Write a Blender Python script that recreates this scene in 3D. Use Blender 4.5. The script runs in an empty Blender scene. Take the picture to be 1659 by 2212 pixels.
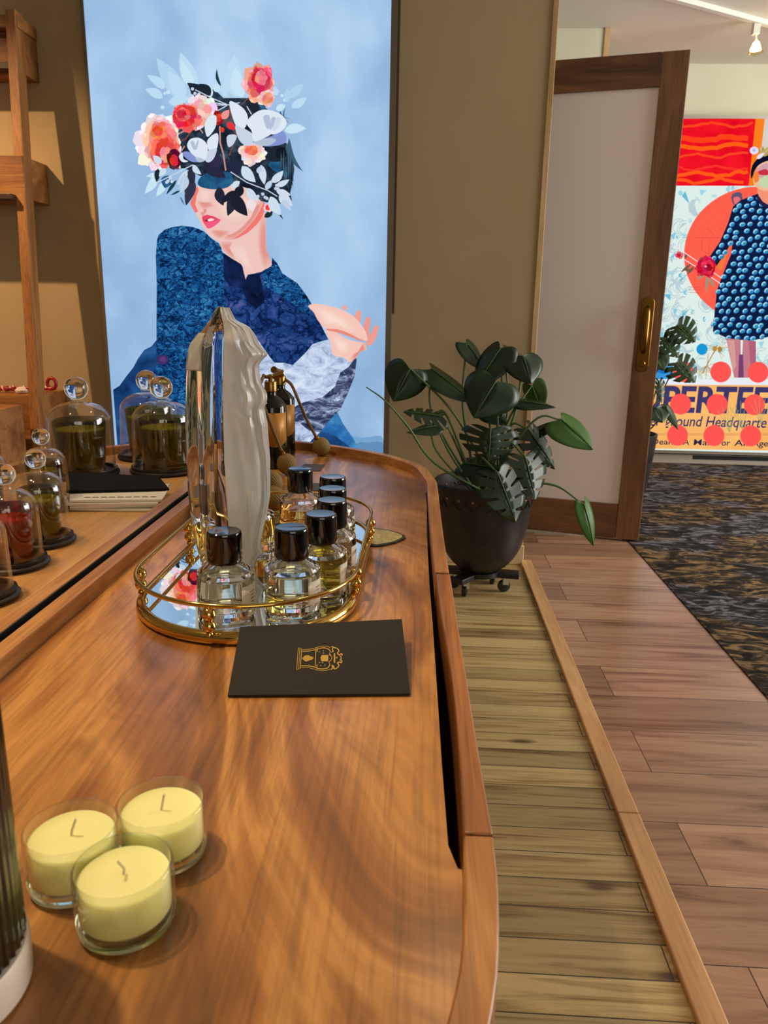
import bpy, bmesh, math, random
from mathutils import Vector, Matrix, Euler
random.seed(7)
S = bpy.context.scene
COL = S.collection

# ------------------------------------------------------------------ camera
FPX, CX, CY, EYE = 1661.0, 829.5, 1106.0, 1.03
UP = Vector((119.5, 6341, 1661)).normalized()
FW = Vector((87.5, 434, -1661)); FW = (FW - UP * FW.dot(UP)).normalized()
RT = FW.cross(UP)
ROT = Matrix((RT, FW, UP))
cd = bpy.data.cameras.new('camera')
cam = bpy.data.objects.new('camera', cd); COL.objects.link(cam)
cd.sensor_fit = 'VERTICAL'; cd.sensor_height = 24.0; cd.lens = 24.0 * FPX / 2212.0
cd.clip_start = 0.02; cd.clip_end = 60
cd.dof.use_dof = True; cd.dof.focus_distance = 0.98; cd.dof.aperture_fstop = cd.lens / 1.5
cam.matrix_world = Matrix.Translation((0, 0, EYE)) @ ROT.to_4x4()
S.camera = cam

# ------------------------------------------------------------------ world, light, exposure
S.view_settings.view_transform = 'Standard'
S.view_settings.look = 'None'
S.view_settings.exposure = 0.0
S.view_settings.gamma = 1.0
S.view_settings.use_curve_mapping = False
S.cycles.max_bounces = 20; S.cycles.transmission_bounces = 16; S.cycles.transparent_max_bounces = 24
S.cycles.glossy_bounces = 8; S.cycles.diffuse_bounces = 4
S.cycles.blur_glossy = 0.8; S.cycles.sample_clamp_indirect = 6.0
S.cycles.use_denoising = True
W = bpy.data.worlds.new('room_air'); S.world = W; W.use_nodes = True
W.node_tree.nodes['Background'].inputs[0].default_value = (1.0, 0.84, 0.62, 1)
W.node_tree.nodes['Background'].inputs[1].default_value = 0.10

def spot(name, loc, target, power, color, angle=60, blend=0.5, size=0.03):
    l = bpy.data.lights.new(name, 'SPOT'); l.energy = power; l.color = color
    l.spot_size = math.radians(angle); l.spot_blend = blend; l.shadow_soft_size = size
    o = bpy.data.objects.new(name, l); COL.objects.link(o); o.location = loc
    o.rotation_euler = (Vector(target) - Vector(loc)).to_track_quat('-Z', 'Y').to_euler()
    return o
def area(name, loc, target, power, color, sx, sy):
    l = bpy.data.lights.new(name, 'AREA'); l.energy = power; l.color = color
    l.shape = 'RECTANGLE'; l.size = sx; l.size_y = sy
    o = bpy.data.objects.new(name, l); COL.objects.link(o); o.location = loc
    o.rotation_euler = (Vector(target) - Vector(loc)).to_track_quat('-Z', 'Y').to_euler()
    return o
WARM = (1.0, 0.72, 0.40)
spot('ceiling_spot_front', (-0.74, 0.52, 2.50), (-0.18, 0.32, 0.73), 88, (1.0, 0.76, 0.44), 54, 0.9)
spot('ceiling_spot_table', (-1.05, 0.85, 2.50), (-0.42, 1.15, 0.73), 44, WARM, 60, 0.8)
spot('ceiling_spot_back', (0.15, 1.95, 2.50), (-0.22, 1.25, 0.73), 16, WARM, 60, 0.8)
spot('ceiling_spot_shelf', (-2.30, 2.02, 2.52), (-1.60, 3.0, 0.95), 185, (1.0, 0.62, 0.31), 62, 0.9, 0.02)
area('side_daylight_fill', (4.2, 2.6, 1.5), (0.8, 3.6, 0.8), 150, (1.0, 0.97, 0.93), 2.4, 1.8)  # added soft daylight fill from the right, no window built
area('next_room_fill', (3.5, 3.2, 2.45), (2.2, 4.4, 0), 50, (1.0, 0.95, 0.84), 1.6, 1.2)  # added overhead fill for the next room, no fixture built
area('rear_fill', (1.0, -2.6, 1.7), (0.2, 1.5, 0.6), 22, (1.0, 0.92, 0.76), 2.2, 1.5)  # added soft fill from behind the camera, no window built

# ------------------------------------------------------------------ survey helpers (photo ray met with a real plane)
def ray(px, py): return ROT @ Vector((px - CX, CY - py, -FPX))
def at_y(px, py, Y): d = ray(px, py); return Vector((0, 0, EYE)) + d * (Y / d.y)
def at_z(px, py, Z): d = ray(px, py); return Vector((0, 0, EYE)) + d * ((Z - EYE) / d.z)

# ------------------------------------------------------------------ materials
def lin(c):
    return tuple(((v / 255) / 12.92 if v / 255 <= 0.04045 else ((v / 255 + 0.055) / 1.055) ** 2.4) for v in c) + (1.0,)
_M = {}
def new_mat(name):
    m = bpy.data.materials.new(name); m.use_nodes = True
    return m, m.node_tree, m.node_tree.nodes['Principled BSDF']
def plain(name, rgb, rough=0.5, metal=0.0, spec=0.5, coat=0.0, sss=0.0, sssr=0.01):
    if name in _M: return _M[name]
    m, t, b = new_mat(name)
    b.inputs['Base Color'].default_value = lin(rgb); b.inputs['Roughness'].default_value = rough
    b.inputs['Metallic'].default_value = metal; b.inputs['Specular IOR Level'].default_value = spec
    b.inputs['Coat Weight'].default_value = coat; b.inputs['Coat Roughness'].default_value = 0.1
    if sss:
        b.inputs['Subsurface Weight'].default_value = sss; b.inputs['Subsurface Scale'].default_value = sssr
        b.inputs['Subsurface Radius'].default_value = (1, 0.8, 0.5)
    _M[name] = m; return m
def nd(t, typ, **kw):
    n = t.nodes.new(typ)
    for k, v in kw.items(): setattr(n, k, v)
    return n
def ramp(t, stops):
    r = nd(t, 'ShaderNodeValToRGB'); e = r.color_ramp.elements
    while len(e) < len(stops): e.new(0.5)
    for i, (p, c) in enumerate(stops): e[i].position = p; e[i].color = lin(c)
    return r
def mapping(t, scale, rot=(0, 0, 0), loc=(0, 0, 0)):
    tc = nd(t, 'ShaderNodeTexCoord'); mp = nd(t, 'ShaderNodeMapping')
    mp.inputs['Scale'].default_value = scale; mp.inputs['Rotation'].default_value = rot; mp.inputs['Location'].default_value = loc
    t.links.new(tc.outputs['Object'], mp.inputs['Vector']); return mp
def noise(t, vec, scale, detail=4, rough=0.55, dist=0.0):
    n = nd(t, 'ShaderNodeTexNoise'); n.inputs['Scale'].default_value = scale; n.inputs['Detail'].default_value = detail
    n.inputs['Roughness'].default_value = rough; n.inputs['Distortion'].default_value = dist
    t.links.new(vec.outputs[0], n.inputs['Vector']); return n
def mix(t, a, b, fac, mode='MIX'):
    m = nd(t, 'ShaderNodeMix', data_type='RGBA', blend_type=mode)
    for sock, v in ((m.inputs['A'], a), (m.inputs['B'], b)):
        if hasattr(v, 'outputs'): t.links.new(v.outputs['Color'] if 'Color' in v.outputs else v.outputs[2], sock)
        elif hasattr(v, 'links'): t.links.new(v, sock)
        else: sock.default_value = lin(v)
    if hasattr(fac, 'outputs'): t.links.new(fac.outputs[0], m.inputs[0])
    elif hasattr(fac, 'links'): t.links.new(fac, m.inputs[0])
    else: m.inputs[0].default_value = fac
    return m.outputs[2]
def wood(name, dark, mid, light, along='Y', scale=1.0, rough=0.38, warp=0.9, fine=0.35, coat=0.0, rot=0.0, bump=0.08, flow=0.0):
    if name in _M: return _M[name]
    m, t, b = new_mat(name)
    st = {'X': (1.1, 9, 9), 'Y': (9, 1.1, 9), 'Z': (9, 9, 1.1)}[along]
    mp0 = mapping(t, (1, 1, 1), (0, 0, rot))
    wn = noise(t, mapping(t, (1.6, 1.1, 1.6)), 1.3, 2, 0.5)
    sub = nd(t, 'ShaderNodeVectorMath', operation='SUBTRACT'); sub.inputs[1].default_value = (.5, .5, .5); t.links.new(wn.outputs['Color'], sub.inputs[0])
    sc_ = nd(t, 'ShaderNodeVectorMath', operation='SCALE'); sc_.inputs['Scale'].default_value = flow; t.links.new(sub.outputs[0], sc_.inputs[0])
    ad = nd(t, 'ShaderNodeVectorMath', operation='ADD'); t.links.new(mp0.outputs[0], ad.inputs[0]); t.links.new(sc_.outputs[0], ad.inputs[1])
    mp = nd(t, 'ShaderNodeVectorMath', operation='MULTIPLY'); mp.inputs[1].default_value = tuple(s * scale for s in st); t.links.new(ad.outputs[0], mp.inputs[0])
    base = noise(t, mp, 1.0, 5, 0.6, warp)
    cr = ramp(t, [(0.30, dark), (0.47, mid), (0.56, light), (0.64, mid), (0.80, dark)])
    t.links.new(base.outputs[0], cr.inputs[0])
    fs = {'X': (7, 260, 260), 'Y': (260, 7, 260), 'Z': (260, 260, 7)}[along]
    mp2 = mapping(t, fs, (0, 0, rot))
    fn = noise(t, mp2, 1.0, 3, 0.6, 0.3)
    fr = ramp(t, [(0.36, (95, 80, 70)), (0.56, (255, 255, 255))]); t.links.new(fn.outputs[0], fr.inputs[0])
    c = mix(t, cr, fr, fine, 'MULTIPLY')
    t.links.new(c, b.inputs['Base Color'])
    b.inputs['Roughness'].default_value = rough
    b.inputs['Coat Weight'].default_value = coat; b.inputs['Coat Roughness'].default_value = 0.22
    if bump:
        bp = nd(t, 'ShaderNodeBump'); bp.inputs['Strength'].default_value = bump; bp.inputs['Distance'].default_value = 0.002
        t.links.new(fn.outputs[0], bp.inputs['Height']); t.links.new(bp.outputs[0], b.inputs['Normal'])
    _M[name] = m; return m
def emis(rgb, s=1.0):
    k = ('print', rgb, s)
    if k in _M: return _M[k]
    m, t, b = new_mat('lit_print'); t.nodes.remove(b)
    e = nd(t, 'ShaderNodeEmission'); e.inputs[0].default_value = lin(rgb); e.inputs[1].default_value = s
    t.links.new(e.outputs[0], t.nodes['Material Output'].inputs[0]); _M[k] = m; return m
def emis_noise(name, stops, scale, detail=6, rough=0.6, dist=0.0, stretch=(1, 1, 1), s=1.0, kind='noise'):
    if name in _M: return _M[name]
    m, t, b = new_mat(name); t.nodes.remove(b)
    mp = mapping(t, stretch)
    if kind == 'noise': n = noise(t, mp, scale, detail, rough, dist); out = n.outputs[0]
    elif kind == 'rock':
        n0 = noise(t, mp, scale * 0.9, 4, 0.6, 0.5)
        wv = nd(t, 'ShaderNodeVectorMath', operation='MULTIPLY_ADD'); wv.inputs[1].default_value = (.22, .22, .22); t.links.new(n0.outputs['Color'], wv.inputs[0]); t.links.new(mp.outputs[0], wv.inputs[2])
        vo = nd(t, 'ShaderNodeTexVoronoi', feature='DISTANCE_TO_EDGE'); vo.inputs['Scale'].default_value = scale * 1.5; t.links.new(wv.outputs[0], vo.inputs['Vector'])
        ed = nd(t, 'ShaderNodeMapRange'); ed.inputs[1].default_value = 0.0; ed.inputs[2].default_value = 0.12; ed.inputs[3].default_value = 0.62; ed.inputs[4].default_value = 1.0; t.links.new(vo.outputs[0], ed.inputs[0])
        n = noise(t, wv, scale * 1.2, detail, rough, dist)
        ma = nd(t, 'ShaderNodeMath', operation='MULTIPLY'); t.links.new(n.outputs[0], ma.inputs[0]); t.links.new(ed.outputs[0], ma.inputs[1]); out = ma.outputs[0]
    cr = ramp(t, stops); t.links.new(out, cr.inputs[0])
    e = nd(t, 'ShaderNodeEmission'); e.inputs[1].default_value = s
    t.links.new(cr.outputs[0], e.inputs[0]); t.links.new(e.outputs[0], t.nodes['Material Output'].inputs[0]); _M[name] = m; return m
def thin_glass(name, tint=(1, 1, 1), gloss=1.0, rough=0.02, ior=1.5):
    if name in _M: return _M[name]
    m, t, b = new_mat(name); t.nodes.remove(b)
    tr = nd(t, 'ShaderNodeBsdfTransparent'); tr.inputs[0].default_value = tint + (1,)
    gl = nd(t, 'ShaderNodeBsdfGlossy'); gl.inputs['Roughness'].default_value = rough; gl.inputs[0].default_value = (gloss, gloss, gloss, 1)
    lw = nd(t, 'ShaderNodeLayerWeight'); lw.inputs[0].default_value = 0.5
    pw = nd(t, 'ShaderNodeMath', operation='POWER'); pw.inputs[1].default_value = 4.5; t.links.new(lw.outputs['Facing'], pw.inputs[0])
    fr = nd(t, 'ShaderNodeMath', operation='MULTIPLY_ADD'); fr.inputs[1].default_value = 0.85; fr.inputs[2].default_value = 0.05; t.links.new(pw.outputs[0], fr.inputs[0])
    mx = nd(t, 'ShaderNodeMixShader')
    t.links.new(fr.outputs[0], mx.inputs[0]); t.links.new(tr.outputs[0], mx.inputs[1]); t.links.new(gl.outputs[0], mx.inputs[2])
    t.links.new(mx.outputs[0], t.nodes['Material Output'].inputs[0]); _M[name] = m; return m
def solid_glass(name, tint=(1, 1, 1), ior=1.5, rough=0.0):
    if name in _M: return _M[name]
    m, t, b = new_mat(name)
    b.inputs['Base Color'].default_value = tint + (1,); b.inputs['Transmission Weight'].default_value = 1
    b.inputs['Roughness'].default_value = rough; b.inputs['IOR'].default_value = ior
    _M[name] = m; return m

ACACIA = wood('oiled_acacia', (84, 50, 22), (158, 102, 48), (200, 142, 76), 'Y', 0.85, 0.34, 1.5, 0.28, 0.35, rot=-0.18, flow=0.34)
ACACIA_L = wood('pale_acacia', (158, 108, 56), (200, 146, 84), (214, 164, 104), 'Y', 0.8, 0.42, 1.0, 0.2, 0.1, rot=0.1, flow=.15)
RAILWOOD = wood('rail_wood', (124, 78, 38), (170, 112, 58), (190, 134, 76), 'Y', 1.3, 0.40, 0.6, 0.32, 0.15)
RAILWOOD_D = wood('rail_wood_worn', (100, 58, 28), (150, 92, 46), (166, 108, 58), 'Y', 1.3, 0.36, 0.6, 0.40, 0.2)
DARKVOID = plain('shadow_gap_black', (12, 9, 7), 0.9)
SHELFWOOD = wood('shelf_oak', (112, 66, 28), (150, 96, 46), (170, 116, 60), 'Z', 1.0, 0.55, 0.5, 0.4)
SHELFWOOD_X = wood('shelf_oak_boards', (112, 66, 28), (152, 98, 48), (172, 118, 62), 'X', 1.0, 0.55, 0.5, 0.4)
DOORWOOD = wood('knotty_door_wood', (70, 44, 24), (120, 80, 48), (136, 94, 58), 'Z', 0.8, 0.5, 0.7, 0.35)
DOORWOOD_X = wood('knotty_door_rails', (70, 44, 24), (120, 80, 48), (136, 94, 58), 'X', 0.8, 0.5, 0.7, 0.35)
PINE = wood('pine_trim', (168, 122, 74), (196, 150, 98), (206, 162, 112), 'Y', 1.2, 0.5, 0.3, 0.2)
PINE_Z = wood('pine_jamb', (176, 136, 92), (204, 164, 116), (212, 174, 128), 'Z', 1.2, 0.5, 0.3, 0.2)
GOLD = plain('polished_brass', (212, 174, 92), 0.11, 1.0)
OLDBRASS = plain('aged_brass', (128, 92, 40), 0.3, 1.0)
MIRROR = plain('mirror_silver', (236, 238, 236), 0.01, 1.0)
BLACKCAP = plain('glossy_black_plastic', (7, 6, 6), 0.08, 0, 0.6, 0.25)
BLACKBASE = plain('satin_black_base', (20, 19, 18), 0.45)
BLACKCARD = plain('matte_black_card', (38, 34, 32), 0.75, 0, 0.25)
CLEAR = thin_glass('cloche_glass')
KNOBGLASS = solid_glass('solid_knob_glass')
BOTTLEGLASS = solid_glass('clear_bottle_glass', (1, 1, 1), 1.5)
WHITE_PAPER = plain('paper_white', (226, 220, 206), 0.8)
STEEL = plain('bright_steel', (190, 190, 190), 0.2, 1.0)

def noisy(name, c0, c1, scale, rough=0.8, stretch=(1, 1, 1), bump=0.0, detail=4):
    if name in _M: return _M[name]
    m, t, b = new_mat(name); mp = mapping(t, stretch); n = noise(t, mp, scale, detail)
    r = ramp(t, [(0.35, c0), (0.65, c1)]); t.links.new(n.outputs[0], r.inputs[0]); t.links.new(r.outputs[0], b.inputs['Base Color'])
    b.inputs['Roughness'].default_value = rough
    if bump:
        bp = nd(t, 'ShaderNodeBump'); bp.inputs['Strength'].default_value = bump; bp.inputs['Distance'].default_value = 0.003
        t.links.new(n.outputs[0], bp.inputs['Height']); t.links.new(bp.outputs[0], b.inputs['Normal'])
    _M[name] = m; return m
WALLP = noisy('beige_wall_paint', (172, 151, 114), (178, 157, 120), 3, 0.9)
WALLP2 = noisy('cream_wall_paint', (206, 204, 178), (212, 210, 186), 3, 0.9)
CEILP = noisy('white_ceiling_paint', (226, 220, 206), (230, 226, 212), 3, 0.9)

def planks(name, brick_w, row_h, off, cols, mortar, grain=0.5, rough=0.4, gs=(2.2, 42, 1), loc=(0, 0, 0), knots=0.0):
    m, t, b = new_mat(name)
    mp = mapping(t, (1, 1, 1), (0, 0, 0), loc)
    br = nd(t, 'ShaderNodeTexBrick'); br.offset = off; br.offset_frequency = 2
    br.inputs['Color1'].default_value = (0, 0, 0, 1); br.inputs['Color2'].default_value = (1, 1, 1, 1)
    br.inputs['Mortar'].default_value = (0.5, 0.5, 0.5, 1); br.inputs['Scale'].default_value = 1.0
    br.inputs['Mortar Size'].default_value = 0.0012; br.inputs['Mortar Smooth'].default_value = 0.1
    br.inputs['Brick Width'].default_value = brick_w; br.inputs['Row Height'].default_value = row_h
    t.links.new(mp.outputs[0], br.inputs['Vector'])
    sep = nd(t, 'ShaderNodeSeparateColor'); t.links.new(br.outputs['Color'], sep.inputs[0])
    mul = nd(t, 'ShaderNodeMath', operation='MULTIPLY'); mul.inputs[1].default_value = 37.0; t.links.new(sep.outputs[0], mul.inputs[0])
    cmb = nd(t, 'ShaderNodeCombineXYZ'); t.links.new(mul.outputs[0], cmb.inputs[2])
    mp2 = mapping(t, gs)
    add = nd(t, 'ShaderNodeVectorMath', operation='ADD'); t.links.new(mp2.outputs[0], add.inputs[0]); t.links.new(cmb.outputs[0], add.inputs[1])
    n = noise(t, add, 1.0, 6, 0.62, 0.8)
    cr = ramp(t, cols); t.links.new(n.outputs[0], cr.inputs[0])
    tone = ramp(t, [(0.0, (176, 172, 168)), (1.0, (255, 255, 255))]); t.links.new(sep.outputs[0], tone.inputs[0])
    c = mix(t, cr, tone, 0.75, 'MULTIPLY')
    if knots:
        vo = nd(t, 'ShaderNodeTexVoronoi'); vo.inputs['Scale'].default_value = 1.0
        mp3 = mapping(t, (3.1, 9.0, 1)); t.links.new(mp3.outputs[0], vo.inputs['Vector'])
        kr = ramp(t, [(0.0, (70, 48, 30)), (0.05, (120, 96, 70)), (0.13, (255, 255, 255))]); t.links.new(vo.outputs['Distance'], kr.inputs[0])
        c = mix(t, c, kr, knots, 'MULTIPLY')
    c = mix(t, c, mortar, br.outputs['Fac'])
    t.links.new(c, b.inputs['Base Color']); b.inputs['Roughness'].default_value = rough
    bp = nd(t, 'ShaderNodeBump', invert=True); bp.inputs['Strength'].default_value = 0.35; bp.inputs['Distance'].default_value = 0.002
    t.links.new(br.outputs['Fac'], bp.inputs['Height']); t.links.new(bp.outputs[0], b.inputs['Normal'])
    return m
FLOOR_L = planks('hickory_planks', 0.86, 0.0735, 0.37, [(0.28, (92, 66, 34)), (0.40, (156, 128, 78)), (0.5, (188, 162, 110)), (0.62, (198, 174, 122)), (0.75, (140, 112, 66))], (58, 44, 26), rough=0.42, loc=(0.11, 0.006, 0), knots=0.8)
FLOOR_R = planks('red_laminate', 0.78, 0.1835, 0.43, [(0.3, (112, 78, 58)), (0.45, (164, 124, 98)), (0.6, (182, 144, 116)), (0.74, (134, 96, 72))], (64, 40, 28), rough=0.24, gs=(2.0, 26, 1), loc=(0.22, 0.045, 0))
def carpet_mat():
    m, t, b = new_mat('patterned_carpet')
    mp = mapping(t, (4.2, 10, 1)); n = noise(t, mp, 2.0, 7, 0.66, 1.4)
    mp2 = mapping(t, (1.0, 1.9, 1)); n2 = noise(t, mp2, 1.7, 3, 0.5, 0.4)
    r1 = ramp(t, [(0.40, (22, 20, 19)), (0.50, (52, 44, 34)), (0.60, (136, 108, 74)), (0.72, (70, 56, 40))]); t.links.new(n.outputs[0], r1.inputs[0])
    r2 = ramp(t, [(0.40, (20, 19, 20)), (0.50, (44, 42, 44)), (0.60, (112, 110, 116)), (0.72, (60, 60, 66))]); t.links.new(n.outputs[0], r2.inputs[0])
    rm = ramp(t, [(0.46, (0, 0, 0)), (0.54, (255, 255, 255))]); t.links.new(n2.outputs[0], rm.inputs[0])
    c = mix(t, r1, r2, rm)
    t.links.new(c, b.inputs['Base Color']); b.inputs['Roughness'].default_value = 0.95; b.inputs['Specular IOR Level'].default_value = 0.1
    return m
CARPET = carpet_mat()

# ------------------------------------------------------------------ geometry helpers
def link_mesh(name, me, mats, parent=None, smooth=None):
    o = bpy.data.objects.new(name, me); COL.objects.link(o)
    for m in (mats if isinstance(mats, (list, tuple)) else [mats]):
        if m: me.materials.append(m)
    if smooth is not None and len(me.polygons):
        me.polygons.foreach_set('use_smooth', [True] * len(me.polygons))
        if smooth < 180: me.set_sharp_from_angle(angle=math.radians(smooth))
    if parent: o.parent = parent
    return o
def data(verts, faces, mi=None, fix=True):
    me = bpy.data.meshes.new('mesh'); me.from_pydata([tuple(v) for v in verts], [], faces)
    if mi: me.polygons.foreach_set('material_index', mi)
    me.validate(); me.update()
    if fix:
        bm = bmesh.new(); bm.from_mesh(me); bmesh.ops.recalc_face_normals(bm, faces=bm.faces); bm.to_mesh(me); bm.free()
    return me
class MB:
    def __init__(s): s.v = []; s.f = []; s.m = []
    def add(s, v, f, m=0):
        o = len(s.v); s.v += [tuple(x) for x in v]; s.f += [tuple(i + o for i in q) for q in f]; s.m += [m] * len(f); return s
    def box(s, a, b, m=0, M=None):
        x0, y0, z0 = a; x1, y1, z1 = b
        v = [Vector(p) for p in ((x0, y0, z0), (x1, y0, z0), (x1, y1, z0), (x0, y1, z0), (x0, y0, z1), (x1, y0, z1), (x1, y1, z1), (x0, y1, z1))]
        if M: v = [M @ p for p in v]
        return s.add(v, [(0, 3, 2, 1), (4, 5, 6, 7), (0, 1, 5, 4), (1, 2, 6, 5), (2, 3, 7, 6), (3, 0, 4, 7)], m)
    def lathe(s, prof, n=48, m=0, ctr=(0, 0, 0), cap0=True, cap1=True, M=None, rib=None):
        v = []; f = []
        for (r, z) in prof:
            for i in range(n):
                a = 2 * math.pi * i / n
                rr = r * (1 + (rib(i, z) if rib else 0))
                p = Vector((ctr[0] + rr * math.cos(a), ctr[1] + rr * math.sin(a), ctr[2] + z))
                v.append(M @ p if M else p)
        for k in range(len(prof) - 1):
            for i in range(n):
                j = (i + 1) % n
                f.append((k * n + i, k * n + j, (k + 1) * n + j, (k + 1) * n + i))
        if cap0 and prof[0][0] > 1e-6: f.append(tuple(range(n - 1, -1, -1)))
        if cap1 and prof[-1][0] > 1e-6: f.append(tuple((len(prof) - 1) * n + i for i in range(n)))
        return s.add(v, f, m)
    def sphere(s, c, r, m=0, n=24, sz=1.0, M=None):
        pr = [(max(r * math.sin(math.pi * k / n), 1e-5), -r * sz * math.cos(math.pi * k / n)) for k in range(n + 1)]
        return s.lathe(pr, n * 2, m, c, False, False, M)
    def tube(s, pts, r, m=0, n=10, closed=False, caps=True):
        P = [Vector(p) for p in pts]; N = len(P); v = []; f = []
        rs = r if isinstance(r, (list, tuple)) else [r] * N
        T = []
        for i in range(N):
            a = P[(i - 1) % N] if closed or i > 0 else P[i]; b = P[(i + 1) % N] if closed or i < N - 1 else P[i]
            T.append((b - a).normalized())
        nrm = T[0].orthogonal().normalized()
        if abs(T[0].z) < 0.9: nrm = (Vector((0, 0, 1)) - T[0] * T[0].z).normalized()
        for i in range(N):
            nrm = (nrm - T[i] * nrm.dot(T[i])).normalized(); bn = T[i].cross(nrm)
            for k in range(n):
                a = 2 * math.pi * k / n
                v.append(P[i] + (nrm * math.cos(a) + bn * math.sin(a)) * rs[i])
        for i in range(N if closed else N - 1):
            j = (i + 1) % N
            for k in range(n):
                l = (k + 1) % n; f.append((i * n + k, i * n + l, j * n + l, j * n + k))
        if caps and not closed: f += [tuple(range(n - 1, -1, -1)), tuple((N - 1) * n + k for k in range(n))]
        return s.add(v, f, m)
    def prism(s, pts, z0, z1, m=0):
        n = len(pts); v = [(x, y, z0) for x, y in pts] + [(x, y, z1) for x, y in pts]
        f = [tuple(range(n - 1, -1, -1)), tuple(range(n, 2 * n))] + [(i, (i + 1) % n, n + (i + 1) % n, n + i) for i in range(n)]
        return s.add(v, f, m)
    def build(s, name, mats, parent=None, smooth=None, bevel=0, fix=True):
        o = link_mesh(name, data(s.v, s.f, s.m, fix), mats, parent, smooth)
        if bevel:
            b = o.modifiers.new('edge', 'BEVEL'); b.width = bevel; b.segments = 2; b.limit_method = 'ANGLE'; b.angle_limit = math.radians(50)
        return o
def thing(name, label, cat, loc=(0, 0, 0), rz=0, group=None):
    o = bpy.data.objects.new(name, None); COL.objects.link(o); o.empty_display_size = 0.05
    o.location = loc; o.rotation_euler = (0, 0, rz); o['label'] = label; o['category'] = cat
    if group: o['group'] = group
    return o
def tag(o, label, cat, group=None):
    o['label'] = label; o['category'] = cat
    if group: o['group'] = group
    return o
def struct(o, label=None, cat=None):
    o['kind'] = 'structure'
    if label: o['label'] = label
    if cat: o['category'] = cat
    return o
def dup(root, loc, rz=0, label=None, group=None):
    r = root.copy(); COL.objects.link(r); r.location = loc; r.rotation_euler = (0, 0, rz)
    if label: r['label'] = label
    if group: r['group'] = group
    for ch in list(root.children):
        c = ch.copy(); COL.objects.link(c); c.parent = r
        for g in ch.children:
            d = g.copy(); COL.objects.link(d); d.parent = c
    return r
def spline(pts, n=8, closed=False):
    P = [Vector(p) for p in pts]; N = len(P); out = []
    for i in range(N if closed else N - 1):
        p0 = P[(i - 1) % N] if closed or i else P[0] * 2 - P[1]
        p1 = P[i]; p2 = P[(i + 1) % N]
        p3 = P[(i + 2) % N] if closed or i + 2 < N else P[-1] * 2 - P[-2]
        for k in range(n):
            t = k / n
            out.append(0.5 * ((2 * p1) + (p2 - p0) * t + (2 * p0 - 5 * p1 + 4 * p2 - p3) * t * t + (3 * p1 - p0 - 3 * p2 + p3) * t ** 3))
    if not closed: out.append(P[-1])
    return out

# ================================================================== THE ROOM
WY = 3.13          # back wall face
FARY = 5.60
CEIL = 2.60
XE = 0.445         # end of the back wall, where the opening starts
struct(MB().box((-3.2, -3.0, -0.05), (XE + 0.02, WY + 0.14, 0.0)).build('floor', FLOOR_L), 'grey brown hickory plank floor around the table', 'floor')
fr = MB().box((XE + 0.02, -3.0, -0.05), (0.986, 6.2, 0.004)); fr.box((-3.2, WY + 0.14, -0.05), (XE + 0.02, 6.2, 0.004))
struct(fr.build('floor_walkway', FLOOR_R), 'reddish laminate floor strip of the walkway', 'floor')
struct(MB().box((0.986, -3.0, -0.05), (5.2, 6.2, 0.008)).build('floor_carpet', CARPET), 'dark mottled carpet of the next room', 'carpet')
tm = MB()
tm.prism([(0.440, -3.0), (0.486, -3.0), (0.486, 1.437), (0.440, 1.437)], 0.0, 0.013)
tm.prism([(0.440, 1.439), (0.486, 1.439), (0.486, WY + 0.02), (0.440, WY + 0.02)], 0.0, 0.013)
struct(tm.build('trim_1', PINE, None, None, 0.003), 'pale pine strip between the two wood floors', 'floor trim')
struct(MB().box((-3.2, WY, 0), (XE - 0.022, WY + 0.12, CEIL)).build('wall_back', WALLP), 'beige wall behind the lit picture and the plant', 'wall')
jm = MB().box((XE - 0.022, WY - 0.006, 0), (XE, WY + 0.126, CEIL))
struct(jm.build('trim_2', PINE_Z, None, None, 0.002), 'pale wood end cap of the beige wall', 'trim')
struct(MB().box((-3.2, WY - 0.014, 0.0), (XE + 0.004, WY - 0.0005, 0.083)).build('baseboard_back', plain('cream_baseboard', (206, 182, 140), 0.6), None, None, 0.003), 'cream baseboard of the beige wall', 'baseboard')
struct(MB().box((-3.32, -3.0, 0), (-3.2, WY + 0.12, CEIL)).build('wall_left', WALLP), 'beige side wall', 'wall')
struct(MB().box((-3.4, FARY, 0), (5.3, FARY + 0.1, CEIL)).build('wall_far', WALLP2), 'cream far wall of the next room', 'wall')
struct(MB().box((-3.4, -3.0, CEIL), (5.3, FARY + 0.1, CEIL + 0.08)).build('ceiling', CEILP), 'white ceiling', 'ceiling')
st = MB().box((-0.4, 4.96, 0.004), (0.972, 5.06, CEIL - 0.001))
struct(st.build('wall_stub', WALLP2), 'cream stub wall behind the door', 'wall')
struct(MB().box((0.972, 4.95, 0.004), (1.002, 5.07, CEIL - 0.001)).build('trim_3', PINE_Z), 'pale wood end cap of the stub wall', 'trim')

# ------------------------------------------------------------------ the open door
Fp, dv = Vector((1.027, 3.485, 0)), Vector((-0.493, 0.138, 0)).normalized()
DW, DH, DT = 0.64, 2.045, 0.038
Mdoor = Matrix.Translation(Fp + dv * DW + Vector((0, 0, 0.014))) @ Matrix(((-dv.x, -dv.y, 0, 0), (-dv.y, dv.x, 0, 0), (0, 0, 1, 0), (0, 0, 0, 1)))
door = thing('door_1', 'open knotty wood door with tall frosted glass pane', 'door'); door['kind'] = 'structure'
door.matrix_world = Matrix.Translation(Fp + dv * DW + Vector((0, 0, 0.014))) @ Matrix.Rotation(math.atan2(-dv.y, -dv.x), 4, 'Z')
sw, tr_, brl = 0.105, 0.128, 0.165
MB().box((DW - sw, 0, 0), (DW, DT, DH)).build('stile', DOORWOOD, door, None, 0.003)
MB().box((0, 0, 0), (sw, DT, DH)).build('stile', DOORWOOD, door, None, 0.003)
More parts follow.
